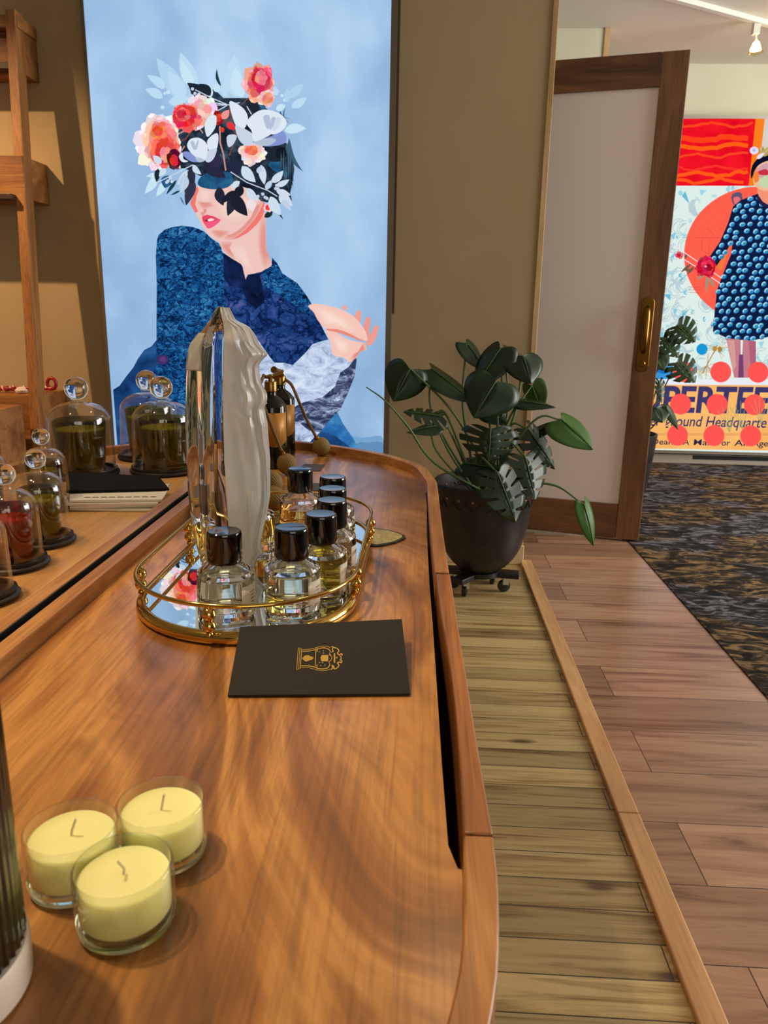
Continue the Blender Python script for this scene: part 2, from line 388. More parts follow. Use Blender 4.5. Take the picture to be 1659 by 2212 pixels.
MB().box((sw + 0.0006, 0.001, DH - tr_), (DW - sw - 0.0006, DT - 0.001, DH)).build('rail', DOORWOOD_X, door, None, 0.003)
MB().box((sw + 0.0006, 0.001, 0), (DW - sw - 0.0006, DT - 0.001, brl)).build('rail', DOORWOOD_X, door, None, 0.003)
fg, t_, b_ = new_mat('frosted_pane'); b_.inputs['Base Color'].default_value = lin((246, 238, 234)); b_.inputs['Roughness'].default_value = 0.5
b_.inputs['Transmission Weight'].default_value = 0.15
MB().box((sw, 0.012, brl), (DW - sw, DT - 0.012, DH - tr_)).build('frosted_pane', fg, door)
hx, hz = DW - sw * 0.60, 0.935
def rrect(x0, x1, z0, z1, n=8):
    r = (x1 - x0) / 2; c = (x0 + x1) / 2
    return [(c + r * math.cos(a), z1 - r + r * math.sin(a)) for a in [math.pi * k / n for k in range(n + 1)]] + [(c + r * math.cos(a), z0 + r + r * math.sin(a)) for a in [math.pi + math.pi * k / n for k in range(n + 1)]]
hp = MB(); pts = rrect(hx - 0.027, hx + 0.027, hz - 0.16, hz + 0.16)
n_ = len(pts)
hp.add([(x, -0.0005, z) for x, z in pts] + [(x, -0.009, z) for x, z in pts], [tuple(range(n_)), tuple(range(2 * n_ - 1, n_ - 1, -1))] + [(i, (i + 1) % n_, n_ + (i + 1) % n_, n_ + i) for i in range(n_)])
plate = hp.build('handle_plate', OLDBRASS, door, 30, 0.003)
hb = MB()
gp = spline([(hx, -0.010, hz + 0.115), (hx, -0.040, hz + 0.095), (hx, -0.05, hz + 0.03), (hx, -0.045, hz - 0.045), (hx, -0.010, hz - 0.075)], 6)
hb.tube(gp, [0.009 + 0.006 * math.sin(math.pi * i / (len(gp) - 1)) for i in range(len(gp))], n=14)
hb.build('grip', OLDBRASS, plate, 60)
hb = MB().lathe([(0.012, 0), (0.013, 0.008), (0.010, 0.012)], 20, M=Matrix.Translation((hx, -0.0085, hz - 0.125)) @ Matrix.Rotation(math.pi / 2, 4, 'X'))
hb.build('lock_cylinder', OLDBRASS, plate, 40)
MB().lathe([(0.012, 0), (0.012, 0.008), (0.008, 0.0145)], 16, ctr=(DW - 0.06, DT / 2, -0.0135)).build('door_stop', plain('brown_rubber', (70, 50, 40), 0.7), door, 40)

# ================================================================== LIT PICTURES
class Art:
    def __init__(s, Y): s.Y = Y; s.k = 0; s.v = []; s.f = []; s.mi = []; s.mats = []
    def mid(s, m):
        if not hasattr(m, 'node_tree'): m = emis(m)
        if m not in s.mats: s.mats.append(m)
        return s.mats.index(m)
    def poly(s, pts, m, smooth=0):
        if smooth: pts = [tuple(p)[:2] for p in spline([Vector((x, y, 0)) for x, y in pts], smooth, True)]
        s.k += 1; y = s.Y - s.k * 0.00006
        o = len(s.v); s.v += [at_y(x, yy, y) for x, yy in pts]; s.f.append(tuple(range(o, o + len(pts)))); s.mi.append(s.mid(m))
    def leaf(s, a, b, w, m, n=7, bend=0.0):
        a = Vector(a); b = Vector(b); d = b - a; p = Vector((-d.y, d.x)); L = []; Rr = []
        for i in range(n + 1):
            t = i / n; hw = w / 2 / max(d.length, 1e-6) * math.sin(math.pi * t ** 0.8) ** 0.9 if 0 < t < 1 else 0
            c = a + d * t + p * bend * math.sin(math.pi * t)
            L.append(c + p * hw); Rr.append(c - p * hw)
        s.poly([tuple(q) for q in L + Rr[::-1][1:-1]], m)
    def line(s, pts, w, m):
        P = [Vector(p) for p in pts]; L = []; Rr = []
        for i, p in enumerate(P):
            d = (P[min(i + 1, len(P) - 1)] - P[max(i - 1, 0)]).normalized(); q = Vector((-d.y, d.x)) * w / 2
            L.append(p + q); Rr.append(p - q)
        s.poly([tuple(q) for q in L + Rr[::-1]], m)
    def disc(s, c, rx, m, ry=None, n=28, rot=0.0):
        ry = ry or rx; ca, sa = math.cos(rot), math.sin(rot)
        s.poly([(c[0] + rx * math.cos(a) * ca - ry * math.sin(a) * sa, c[1] + rx * math.cos(a) * sa + ry * math.sin(a) * ca) for a in [2 * math.pi * k / n for k in range(n)]], m)
    def rose(s, c, r, tones, squash=1.0, seed=1):
        rg = random.Random(seed); r *= 1.18
        s.disc(c, r * tones[0][0] * .8, tones[0][2], r * tones[0][0] * .8 * squash, 14)
        c0 = c
        for ring, (rad, cnt, tone) in enumerate(tones):
            cnt = int(cnt * 1.6); c = (c0[0] + r * .13 * ring * math.cos(seed * 1.7), c0[1] + r * .13 * ring * math.sin(seed * 1.7) * squash)
            s.disc(c, R0 * .8, tone, R0 * .8 * squash, 12) if (R0 := r * rad) and ring else None
            for k in range(cnt):
                a = 2 * math.pi * (k + rg.uniform(-.4, .4)) / cnt
                R = r * rad * rg.uniform(.82, 1.06); hw = 1.25 * math.pi * R / cnt * rg.uniform(.8, 1.2)
                tt = tuple(max(0, min(255, int(v + rg.uniform(-24, 20)))) for v in tone)
                loc = [(.25, 0), (.5, -.7), (.78, -1), (.95, -.55), (1.0 + rg.uniform(-.06, .12), rg.uniform(-.3, .3)), (.93, .6), (.74, 1), (.48, .65)]
                def w(u, t): return (c[0] + R * u * math.cos(a) - hw * t * math.sin(a), c[1] + (R * u * math.sin(a) + hw * t * math.cos(a)) * squash)
                s.poly([w(u, t) for u, t in loc], tt)
                if k % 2 == ring % 2: s.poly([w(.93, -.5), w(1.0, 0), w(.93, .55), w(.86, .2), w(.86, -.2)], tuple(min(255, v + 34) for v in tt))
    def soft(s, pts, c0, c1, n=5, lo=.45, smooth=3):
        cx = sum(p[0] for p in pts) / len(pts); cy = sum(p[1] for p in pts) / len(pts)
        for k in range(n):
            f = 1 - (1 - lo) * k / max(n - 1, 1); t = (k + 1) / n
            s.poly([(cx + (x - cx) * f, cy + (y - cy) * f) for x, y in pts], tuple(int(a + (b - a) * t) for a, b in zip(c0, c1)), smooth)
    def build(s, name, parent):
        me = data(s.v, s.f, s.mi, False)
        bm = bmesh.new(); bm.from_mesh(me)
        for f in bm.faces:
            f.normal_update()
            if f.normal.y > 0: f.normal_flip()
        bm.to_mesh(me); bm.free()
        return link_mesh(name, me, s.mats, parent)

# ---- picture 1: portrait with a flower headdress
LY = 3.07
lb = thing('light_box', 'tall backlit fabric picture of a figure wearing a flower headdress', 'light box')
x0 = at_y(180, 0, LY).x; x1 = at_y(836.5, 500, LY).x; z0, z1 = 0.42, 2.36
A = Art(LY)
def rect(a, x0, x1, z0, z1, m):
    a.k += 1; y = a.Y - a.k * 0.00006; o = len(a.v)
    a.v += [Vector((x0, y, z0)), Vector((x1, y, z0)), Vector((x1, y, z1)), Vector((x0, y, z1))]; a.f.append((o, o + 1, o + 2, o + 3)); a.mi.append(a.mid(m))
SKY = emis_noise('cloudy_blue_print', [(0.30, (132, 166, 205)), (0.48, (156, 190, 226)), (0.62, (178, 209, 240)), (0.75, (192, 222, 246))], 1.7, 5, 0.5, 0.2, (1.3, 1, 0.9))
rect(A, x0, x1, z0, z1, SKY)
h3 = lambda *p: [(280 + 0.2532 * x, 80 + 0.2532 * y) for x, y in p]
h4 = lambda *p: [(230 + 0.3798 * x, 440 + 0.3798 * y) for x, y in p]
ROCK = emis_noise('blue_rock_print', [(0.26, (5, 12, 32)), (0.36, (10, 36, 80)), (0.46, (18, 74, 132)), (0.56, (40, 112, 168)), (0.70, (100, 168, 208))], 15, 10, 0.74, 1.2, (1, 1, 1.5), kind='rock')
GALAXY = emis_noise('galaxy_print', [(0.24, (8, 14, 38)), (0.36, (16, 36, 84)), (0.46, (24, 58, 116)), (0.56, (52, 78, 142)), (0.68, (112, 98, 158))], 10, 10, 0.74, 1.0, (1, 1, 1.3), kind='rock')
FOAM = emis_noise('sea_foam_print', [(0.30, (60, 70, 104)), (0.40, (142, 158, 192)), (0.50, (188, 204, 232)), (0.64, (220, 232, 248))], 11, 10, 0.76, 1.2, (1, 1, 1.7))
DEEP = emis_noise('dark_wave_print', [(0.36, (22, 28, 50)), (0.48, (56, 66, 100)), (0.56, (130, 144, 180)), (0.64, (210, 222, 242))], 11, 10, 0.78, 1.4, (1, 1, 1.8))
HILL = emis_noise('blue_hill_print', [(0.35, (20, 62, 120)), (0.55, (44, 108, 172)), (0.72, (84, 152, 206))], 7, 8, 0.65, 0.4)
HILLD = emis_noise('dark_hill_print', [(0.35, (14, 40, 84)), (0.55, (30, 76, 132)), (0.72, (52, 104, 160))], 8, 8, 0.65, 0.4)
NAVY = emis_noise('navy_rock_print', [(0.38, (8, 14, 34)), (0.52, (16, 32, 70)), (0.7, (36, 50, 104))], 10, 8, 0.66, 0.4)
# low mist and hills
A.poly(h4((1230, 1290), (1330, 1310), (1450, 1330), (1590, 1345), (1590, 1640), (1100, 1640)), (118, 164, 204), 4)
A.poly(h4((1400, 1385), (1480, 1360), (1590, 1380), (1590, 1640), (1200, 1640)), (96, 142, 184), 4)
A.poly(h4((1310, 1180), (1345, 1250), (1400, 1330), (1440, 1400), (1500, 1640), (1000, 1640), (1140, 1350), (1240, 1250)), HILL)
A.poly(h4((1200, 1290), (1300, 1320), (1400, 1395), (1460, 1640), (1000, 1640), (1120, 1330)), HILLD)
A.poly(h4((285, 775), (255, 812), (215, 832), (180, 880), (150, 935), (110, 985), (75, 1035), (38, 1058), (60, 1350), (80, 1640), (420, 1640), (330, 900)), HILLD)
# torso
A.poly(h4((287, 210), (296, 178), (330, 148), (352, 140), (380, 132), (430, 125), (490, 132), (520, 142), (556, 158), (600, 200), (680, 300), (770, 350), (800, 420), (880, 380), (938, 355), (942, 306), (972, 340), (1000, 395), (1040, 425), (1085, 452), (1115, 490), (1150, 540), (1176, 588), (1205, 660), (1235, 720), (1262, 772), (1225, 782), (1170, 800), (1135, 850), (1105, 880), (1060, 918), (1010, 905), (955, 905), (920, 860), (860, 780), (840, 1640), (110, 1640), (200, 1200), (286, 900), (284, 700), (286, 460), (280, 300)), GALAXY)
A.poly(h4((287, 210), (296, 178), (330, 148), (352, 140), (380, 132), (430, 125), (490, 132), (520, 142), (556, 158), (600, 200), (650, 232), (662, 300), (672, 420), (668, 540), (690, 640), (560, 800), (470, 900), (460, 1640), (200, 1640), (286, 900), (284, 700), (286, 460), (280, 300)), ROCK)
A.poly(h4((665, 280), (710, 310), (770, 345), (792, 432), (804, 404), (850, 396), (870, 400), (888, 470), (900, 560), (850, 600), (800, 560), (770, 480), (700, 470), (668, 420)), NAVY)
A.poly(h4((890, 400), (938, 355), (972, 345), (1000, 395), (1085, 452), (1150, 540), (1176, 588), (1150, 640), (1050, 560), (950, 500), (900, 470)), ROCK)
A.disc(h4((318, 888))[0], 13, (62, 46, 104), 11); A.disc(h4((322, 886))[0], 7, (92, 58, 120), 6)
# foam sleeve
A.poly(h4((858, 770), (900, 830), (950, 905), (1010, 905), (1060, 918), (1100, 880), (1135, 845), (1170, 802), (1262, 782), (1290, 860), (1330, 875), (1398, 900), (1412, 872), (1424, 884), (1410, 985), (1372, 1080), (1330, 1170), (1262, 1240), (1215, 1300), (1165, 1345), (1080, 1640), (850, 1640), (858, 1000)), FOAM)
A.poly(h4((1398, 900), (1412, 872), (1424, 884), (1410, 985), (1372, 1080), (1330, 1170), (1262, 1240), (1215, 1300), (1150, 1290), (1080, 1230), (1060, 1160), (1120, 1130), (1230, 1100), (1300, 1040), (1330, 960), (1375, 930)), DEEP)
A.poly(h4((905, 1000), (980, 1040), (1060, 1150), (1090, 1240), (1030, 1260), (960, 1200), (900, 1160)), DEEP)
# neck and face
SK = (238, 196, 188); SK2 = (244, 210, 202); SKD = (226, 150, 140); SKR = (240, 120, 112)
A.poly(h4((628, 200), (648, 232), (668, 272), (700, 302), (740, 328), (772, 348), (782, 395), (792, 432), (800, 404), (832, 398), (880, 388), (936, 352), (938, 330), (922, 304), (910, 270), (906, 200), (902, 60), (700, 100)), SK, 0)
A.soft(h4((905, 60), (908, 200), (914, 276), (936, 330), (938, 352), (900, 372), (880, 330), (862, 240), (868, 120), (885, 60)), SK, SKD, 5, .5)
A.soft(h4((640, 218), (668, 272), (700, 302), (735, 322), (712, 268), (700, 232), (720, 218), (690, 212)), SK, SKD, 5, .5)
A.soft(h4((700, 250), (760, 335), (790, 380), (840, 388), (820, 330), (800, 260), (760, 225)), SK, SK2, 5, .4)
A.poly(h3((575, 1270), (556, 1310), (536, 1370), (516, 1416), (530, 1450), (560, 1500), (596, 1560), (622, 1612), (650, 1660), (690, 1705), (740, 1738), (790, 1748), (850, 1735), (920, 1696), (990, 1640), (1060, 1560), (1110, 1480), (1145, 1390), (1100, 1290), (900, 1240), (700, 1260)), SK)
A.poly(h3((1145, 1390), (1110, 1480), (1060, 1560), (990, 1640), (920, 1696), (850, 1735), (930, 1712), (1010, 1668), (1085, 1600), (1130, 1540), (1152, 1470)), SKR)
A.soft(h3((1090, 1420), (1060, 1500), (1000, 1580), (930, 1650), (850, 1700), (790, 1720), (850, 1735), (920, 1696), (990, 1640), (1060, 1560), (1110, 1480), (1140, 1400)), SK, SKD, 4, .8)
A.poly(h3((575, 1275), (540, 1365), (516, 1416), (530, 1450), (560, 1500), (585, 1490), (560, 1430), (570, 1360), (590, 1300)), SKR)
A.soft(h3((575, 1400), (600, 1450), (640, 1470), (690, 1455), (720, 1440), (700, 1410), (660, 1404), (620, 1404)), SK, SKD, 5, .5)
A.soft(h3((760, 1300), (900, 1330), (1060, 1380), (1060, 1480), (960, 1560), (820, 1560), (740, 1440)), SK, (248, 220, 204), 6, .3)
A.soft(h3((690, 1650), (760, 1640), (860, 1660), (800, 1712), (740, 1716)), SK, SKD, 5, .4)
A.soft(h3((590, 1300), (620, 1290), (680, 1300), (690, 1380), (660, 1405), (610, 1400)), SK, SK2, 5, .4)
A.poly(h3((630, 1465), (655, 1470), (650, 1500), (632, 1496)), SKD, 3)
A.poly(h3((605, 1490), (620, 1540), (650, 1500)), SKD)
A.poly(h3((618, 1540), (640, 1522), (665, 1516), (690, 1524), (720, 1530), (752, 1548), (776, 1564), (740, 1600), (700, 1626), (668, 1634), (650, 1612), (628, 1580)), (232, 70, 96), 3)
A.poly(h3((640, 1575), (680, 1580), (730, 1566), (776, 1564), (740, 1600), (700, 1626), (668, 1634), (650, 1612)), (240, 92, 132), 3)
A.poly(h3((660, 1562), (690, 1546), (724, 1552), (716, 1564), (680, 1574)), (250, 224, 228))
A.poly(h3((640, 1560), (664, 1556), (668, 1574), (648, 1576)), (150, 34, 52))
# headdress: dark hair mass, cap
HAIR = emis_noise('dark_foliage_print', [(0.35, (18, 22, 34)), (0.52, (34, 46, 62)), (0.68, (66, 88, 108))], 16, 6, 0.62, 0.8)
TEAL = emis_noise('teal_cap_print', [(0.35, (22, 66, 102)), (0.55, (36, 94, 136)), (0.7, (56, 124, 162))], 16, 7, 0.62, 0.6)
A.poly(h3((500, 400), (580, 400), (660, 470), (720, 440), (800, 520), (900, 520), (1010, 520), (1100, 560), (1180, 620), (1250, 720), (1330, 900), (1390, 1000), (1406, 1130), (1390, 1240), (1370, 1330), (1300, 1420), (1220, 1420), (1120, 1400), (1040, 1300), (900, 1260), (700, 1220), (590, 1180), (470, 1120), (350, 1120), (330, 1000), (360, 850), (420, 700), (560, 600)), HAIR)
A.poly(h3((580, 1250), (600, 1200), (660, 1160), (760, 1140), (860, 1160), (880, 1230), (840, 1280), (760, 1298), (680, 1296), (610, 1280)), TEAL, 4)
A.poly(h3((1180, 1080), (1290, 1060), (1360, 1130), (1340, 1200), (1230, 1140)), TEAL, 3)
for q in (((1360, 860), (1480, 1150), 20, .12), ((1350, 900), (1440, 1120), 18, .1), ((1340, 900), (1390, 1110), 16, .06), ((1330, 600), (1370, 740), 6, .25), ((1290, 570), (1372, 700), 6, .3), ((1160, 560), (1130, 620), 22, .1)):
    A.leaf(h3(q[0])[0], h3(q[1])[0], q[2] * .2532 * 2, (62, 94, 116), 7, q[3])
# ghost leaves at the back
GH = (188, 220, 242); GH2 = (176, 211, 238); GH3 = (200, 229, 246)
for a, b, w, m, bd in (((430, 530), (228, 178), 150, GH2, .04), ((470, 520), (330, 290), 130, GH, .0), ((580, 400), (435, 130), 120, GH, -.08), ((540, 430), (440, 200), 90, GH3, -.03), ((300, 440), (148, 326), 78, GH, .06), ((282, 520), (132, 444), 80, GH, .06), ((900, 520), (896, 150), 150, GH, -.03), ((960, 520), (900, 260), 120, GH3, -.06), ((820, 520), (806, 360), 60, GH, 0), ((1250, 500), (1240, 420), 60, GH, 0), ((1330, 520), (1486, 398), 80, GH2, .04), ((1380, 600), (1510, 514), 70, GH, .04), ((1340, 560), (1345, 430), 50, GH2, 0), ((330, 560), (520, 520), 90, GH, 0), ((380, 640), (520, 590), 90, GH3, 0), ((360, 740), (152, 706), 84, GH3, .1), ((390, 790), (330, 680), 90, GH3, 0), ((1320, 800), (1508, 780), 84, GH3, -.06), ((690, 520), (670, 400), 60, GH3, 0), ((760, 470), (720, 400), 60, GH3, 0), ((300, 1140), (120, 1076), 56, GH3, .1), ((250, 1190), (140, 1190), 40, GH3, .1), ((232, 1170), (128, 1338), 72, GH3, -.06), ((300, 1230), (226, 1360), 60, GH3, -.05), ((1250, 620), (1330, 580), 60, GH3, 0)):
    A.leaf(h3(a)[0], h3(b)[0], w * .2532, m, 8, bd)
for c, r in (((280, 600), 16), ((330, 470), 18), ((300, 480), 12), ((1300, 500), 14), ((1320, 540), 12)): A.disc(h3(c)[0], r * .2532, GH3)
# dark leaves
DK = (30, 40, 52); DK2 = (44, 48, 66); DK3 = (24, 62, 74)
for a, b, w, m, bd in (((640, 520), (490, 390), 90, DK, .05), ((690, 500), (588, 400), 80, DK, .08), ((780, 420), (745, 270), 26, DK3, -.1), ((160, 840), (94, 908), 44, DK3, .1), ((230, 780), (150, 920), 50, DK3, 0), ((600, 650), (560, 840), 90, DK, 0), ((690, 560), (760, 640), 90, DK2, 0), ((1000, 520), (1110, 640), 80, DK, .1), ((1120, 540), (1150, 620), 60, TEAL, 0), ((330, 1180), (300, 1290), 100, TEAL, 0), ((240, 1120), (230, 1240), 50, DK, 0), ((400, 1220), (312, 1345), 30, DK3, 0), ((430, 1310), (350, 1350), 18, DK3, 0), ((540, 1110), (500, 1400), 96, DK2, .05), ((560, 1240), (480, 1440), 80, (52, 52, 76), .05), ((640, 1060), (820, 1200), 120, (40, 40, 64), .04), ((760, 1000), (700, 1120), 130, (48, 46, 70), 0), ((860, 1050), (940, 1170), 110, (36, 42, 66), 0), ((960, 940), (1090, 1070), 120, DK, 0), ((1180, 960), (1290, 1060), 130, DK, .0), ((1250, 960), (1340, 1020), 110, (20, 26, 36), 0), ((760, 1280), (800, 1440), 90, (36, 38, 58), .06), ((890, 1330), (836, 1528), 90, (40, 42, 60), -.04), ((880, 1340), (1006, 1528), 110, (30, 32, 48), .04), ((900, 1310), (780, 1420), 60, (30, 32, 48), .0), ((960, 1270), (900, 1380), 80, (28, 30, 46), 0), ((1150, 1540), (1220, 1460), 50, (36, 46, 48), .1), ((1260, 1480), (1310, 1556), 18, (40, 66, 74), 0), ((1340, 1310), (1380, 1420), 40, DK2, 0), ((1230, 1340), (1150, 1390), 60, DK, 0), ((430, 1360), (470, 1440), 14, (80, 120, 150), 0), ((980, 700), (1030, 660), 40, DK, 0)):
    A.leaf(h3(a)[0], h3(b)[0], w * .2532, m, 8, bd)
# hair strands at the right
for k in range(16):
    a = (1290 + k * 7, 960 + (k % 4) * 24); b = (1330 + k * 5, 1240 + (k * 37) % 90)
    A.leaf(h3(a)[0], h3(b)[0], 2.2, ((40, 60, 80), (74, 104, 126), (24, 34, 48))[k % 3], 5, .06)
# twigs
TW = (120, 70, 66); TW2 = (196, 146, 138)
for pts, w, m in ((((330, 858), (440, 815), (540, 760)), 12, TW2), (((350, 920), (480, 868), (545, 770), (560, 700)), 13, TW), (((410, 1020), (470, 930)), 10, TW2), (((570, 740), (625, 820)), 10, TW2), (((680, 745), (760, 735), (870, 705), (850, 600)), 14, TW), (((770, 760), (772, 900), (800, 1000), (820, 1140)), 13, TW2), (((850, 1010), (880, 930), (916, 840), (860, 760)), 12, TW), (((950, 580), (1070, 470), (1100, 430)), 9, TW)):
    A.line([h3(p)[0] for p in pts], w * .2532, m)
LN = (206, 216, 236)
for pts in (((840, 580), (700, 520), (560, 450)), ((830, 578), (690, 555), (560, 520)), ((830, 580), (720, 580), (640, 560)), ((830, 585), (730, 640), (740, 690)), ((540, 1090), (420, 1150), (240, 1240)), ((860, 1150), (1000, 1240), (1180, 1310)), ((1180, 1310), (1260, 1360)), ((1040, 660), (1000, 590)), ((940, 560), (840, 580))):
    A.line([h3(p)[0] for p in pts], 2.0, LN)
for k in range(16):
    q = random.Random(k); c = ((560, 470), (350, 1215), (1130, 1345), (1270, 1290))[k % 4]
    A.disc(h3((c[0] + q.uniform(-45, 45), c[1] + q.uniform(-35, 35)))[0], 3.6, (196, 212, 232), n=10)
# roses
RT_ = [(1.35, 9, (246, 214, 214)), (1.1, 8, (244, 150, 140)), (0.85, 7, (232, 92, 92)), (0.55, 6, (222, 52, 72)), (0.3, 4, (240, 118, 112))]
A.rose(h3((1105, 400))[0], 100 * .2532, [(1.2, 8, (236, 160, 160)), (1.0, 8, (230, 96, 108)), (0.75, 7, (216, 52, 78)), (0.45, 5, (240, 130, 130))], 1.25, 3)
A.rose(h3((1170, 520))[0], 56 * .2532, [(1.2, 7, (246, 196, 186)), (0.8, 5, (238, 140, 110))], 1.0, 4)
A.rose(h3((600, 640))[0], 110 * .2532, [(1.25, 9, (246, 228, 230)), (0.95, 7, (244, 180, 170)), (.5, 5, (246, 206, 204))], .9, 5)
A.rose(h3((480, 690))[0], 118 * .2532, [(1.0, 8, (238, 110, 104)), (0.8, 7, (222, 44, 64)), (.5, 5, (240, 96, 96)), (.3, 3, (214, 36, 60))], .9, 6)
A.rose(h3((250, 910))[0], 150 * .2532, [(1.25, 11, (248, 232, 232)), (1.0, 8, (246, 190, 176)), (.7, 6, (244, 150, 136))], 1.2, 7)
A.rose(h3((290, 960))[0], 105 * .2532, [(1.0, 7, (240, 110, 92)), (.7, 6, (226, 60, 62)), (.4, 4, (244, 150, 140))], 1.4, 8)
A.rose(h3((250, 800))[0], 64 * .2532, [(1.1, 7, (244, 130, 96)), (.6, 4, (236, 90, 60))], 1.0, 9)
A.rose(h3((1050, 990))[0], 92 * .2532, [(1.2, 8, (248, 226, 226)), (.9, 6, (246, 190, 186)), (.5, 4, (240, 120, 90))], .8, 10)
A.rose(h3((750, 690))[0], 46 * .2532, [(1.1, 6, (160, 40, 36)), (.6, 4, (216, 60, 44))], 1, 11)
A.leaf(h3((790, 700))[0], h3((848, 620))[0], 16, (240, 150, 144)); A.leaf(h3((830, 730))[0], h3((900, 790))[0], 15, (232, 54, 56)); A.leaf(h3((780, 770))[0], h3((800, 815))[0], 10, (226, 60, 40))
A.rose(h3((380, 1040))[0], 46 * .2532, [(1.3, 6, (90, 30, 44)), (.7, 4, (206, 50, 50))], 1.3, 12)
A.rose(h3((1185, 1455))[0], 34 * .2532, [(1.1, 5, (248, 196, 196)), (.6, 4, (232, 70, 70))], 1, 13)
# white magnolias
def magn(pet):
    for pts, m in pet: A.poly(h3(*pts), m, 4)
MW = (222, 232, 244); MS = (178, 192, 214); MB_ = (132, 148, 208); MG = (200, 212, 230)
magn([(((850, 560), (900, 560), (980, 620), (1010, 700), (980, 780), (940, 790), (890, 720)), MW), (((900, 760), (950, 770), (1040, 820), (1060, 890), (1030, 925), (970, 915), (925, 860)), MG), (((1050, 900), (1080, 880), (1200, 850), (1290, 800), (1330, 830), (1330, 900), (1230, 930), (1130, 930)), MB_), (((1055, 900), (1100, 880), (1200, 860), (1250, 880), (1200, 920), (1120, 928)), MS), (((1000, 740), (1030, 680), (1100, 630), (1120, 640), (1110, 720), (1200, 800), (1190, 840), (1080, 890), (1050, 870), (1040, 800)), MW), (((1100, 640), (1180, 620), (1290, 660), (1340, 730), (1300, 800), (1210, 830), (1120, 760)), MW), (((1140, 680), (1190, 670), (1200, 760), (1170, 780)), MS), (((1210, 690), (1245, 690), (1235, 750), (1195, 790)), MS), (((1250, 690), (1290, 700), (1270, 770), (1220, 800)), (206, 218, 236)), (((640, 760), (660, 700), (700, 664), (740, 680), (735, 760), (700, 820), (660, 850)), MW), (((830, 850), (880, 830), (915, 850), (880, 920), (840, 935)), MG),
      (((660, 900), (690, 850), (745, 820), (758, 870), (740, 960), (690, 990)), MW), (((640, 1040), (660, 980), (720, 950), (745, 960), (715, 1040), (670, 1070)), MG), (((450, 1000), (480, 975), (560, 1000), (620, 1040), (600, 1066), (520, 1060)), MB_), (((490, 920), (520, 870), (590, 860), (650, 900), (668, 960), (640, 1050), (560, 1020), (510, 970)), MW), (((520, 900), (545, 885), (560, 940), (545, 960)), MS), (((575, 890), (590, 885), (575, 950), (555, 960)), MS), (((560, 1030), (600, 1030), (640, 1055), (590, 1068)), MS), (((420, 1020), (450, 985), (460, 1040), (500, 1060), (450, 1066)), MW)])
# pale leaves in front
PL = (206, 222, 238); PL2 = (186, 206, 228)
for a, b, w, m, bd in (((540, 1090), (612, 1172), 50, PL, .1), ((490, 1140), (405, 1260), 56, PL, -.05), ((470, 1170), (440, 1330), 84, PL2, -.05), ((960, 1100), (1075, 1240), 90, PL, .05), ((1120, 1090), (1150, 1260), 66, PL, 0), ((1090, 1160), (1120, 1100), 40, PL2, 0), ((940, 1230), (870, 1300), 50, PL, .08), ((1000, 1290), (1095, 1400), 70, PL, .05), ((1030, 1380), (1050, 1490), 80, (238, 222, 226), 0), ((1210, 1240), (1310, 1140), 66, PL, .05), ((1250, 1270), (1362, 1216), 50, PL, .05), ((1160, 1300), (1215, 1220), 50, PL2, 0), ((1250, 1310), (1376, 1350), 56, PL, 0), ((1200, 1360), (1290, 1520), 90, PL, .06), ((1280, 1330), (1390, 1440), 90, PL, .06), ((1300, 1390), (1380, 1480), 50, PL2, 0), ((310, 1120), (250, 1190), 50, PL, 0), ((270, 1080), (200, 1010), 60, PL, 0)):
    A.leaf(h3(a)[0], h3(b)[0], w * .2532, m, 8, bd)
    va, vb = Vector(h3(a)[0]), Vector(h3(b)[0]); A.line([tuple(va.lerp(vb, .1)), tuple(va.lerp(vb, .85))], .7, PL2 if m == PL else (222, 232, 244))
# the two hands
HA, HB, HC = (244, 198, 184), (250, 220, 206), (232, 140, 124)
A.poly(h4((1410, 640), (1430, 608), (1448, 612), (1446, 660), (1436, 690), (1420, 680)), (238, 160, 150), 3)
A.poly(h4((1335, 592), (1355, 578), (1368, 590), (1362, 606)), (238, 168, 156), 3)
A.poly(h4((1462, 700), (1478, 650), (1496, 644), (1500, 670), (1492, 740), (1480, 770)), (236, 150, 140), 3)
A.poly(h4((1480, 760), (1510, 730), (1520, 700), (1540, 692), (1546, 712), (1530, 770), (1500, 806), (1480, 800)), (238, 156, 142), 3)
A.poly(h4((1246, 716), (1300, 730), (1370, 770), (1450, 790), (1470, 800), (1476, 830), (1450, 836), (1420, 850), (1402, 890), (1380, 900), (1350, 876), (1300, 868), (1284, 850), (1270, 780)), HA, 3)
A.soft(h4((1290, 750), (1340, 770), (1380, 800), (1370, 850), (1330, 850), (1295, 800)), HA, HB, 5, .4)
A.soft(h4((1430, 840), (1460, 790), (1474, 800), (1478, 832), (1450, 836), (1415, 880), (1390, 896), (1400, 860)), HA, HC, 4, .6)
A.poly(h4((1148, 586), (1165, 572), (1210, 570), (1260, 580), (1330, 600), (1390, 630), (1430, 664), (1470, 720), (1484, 760), (1480, 780), (1440, 770), (1390, 745), (1330, 725), (1280, 715), (1240, 706), (1200, 660), (1180, 620)), HA, 3)
A.soft(h4((1180, 590), (1230, 588), (1300, 620), (1370, 660), (1420, 720), (1390, 730), (1300, 690), (1240, 690), (1205, 640)), HA, HB, 5, .4)
A.poly(h4((1250, 712), (1320, 716), (1390, 742), (1440, 768), (1470, 780), (1440, 778), (1380, 756), (1310, 732), (1262, 722)), HC, 3)
for i, v in enumerate(A.v): A.v[i] = Vector((min(max(v.x, x0), x1), v.y, min(max(v.z, z0), z1)))
A.build('print_panel', lb)
fm = MB(); FD = 0.012
FRM = plain('bronze_frame', (112, 100, 84), 0.4, 0.4)
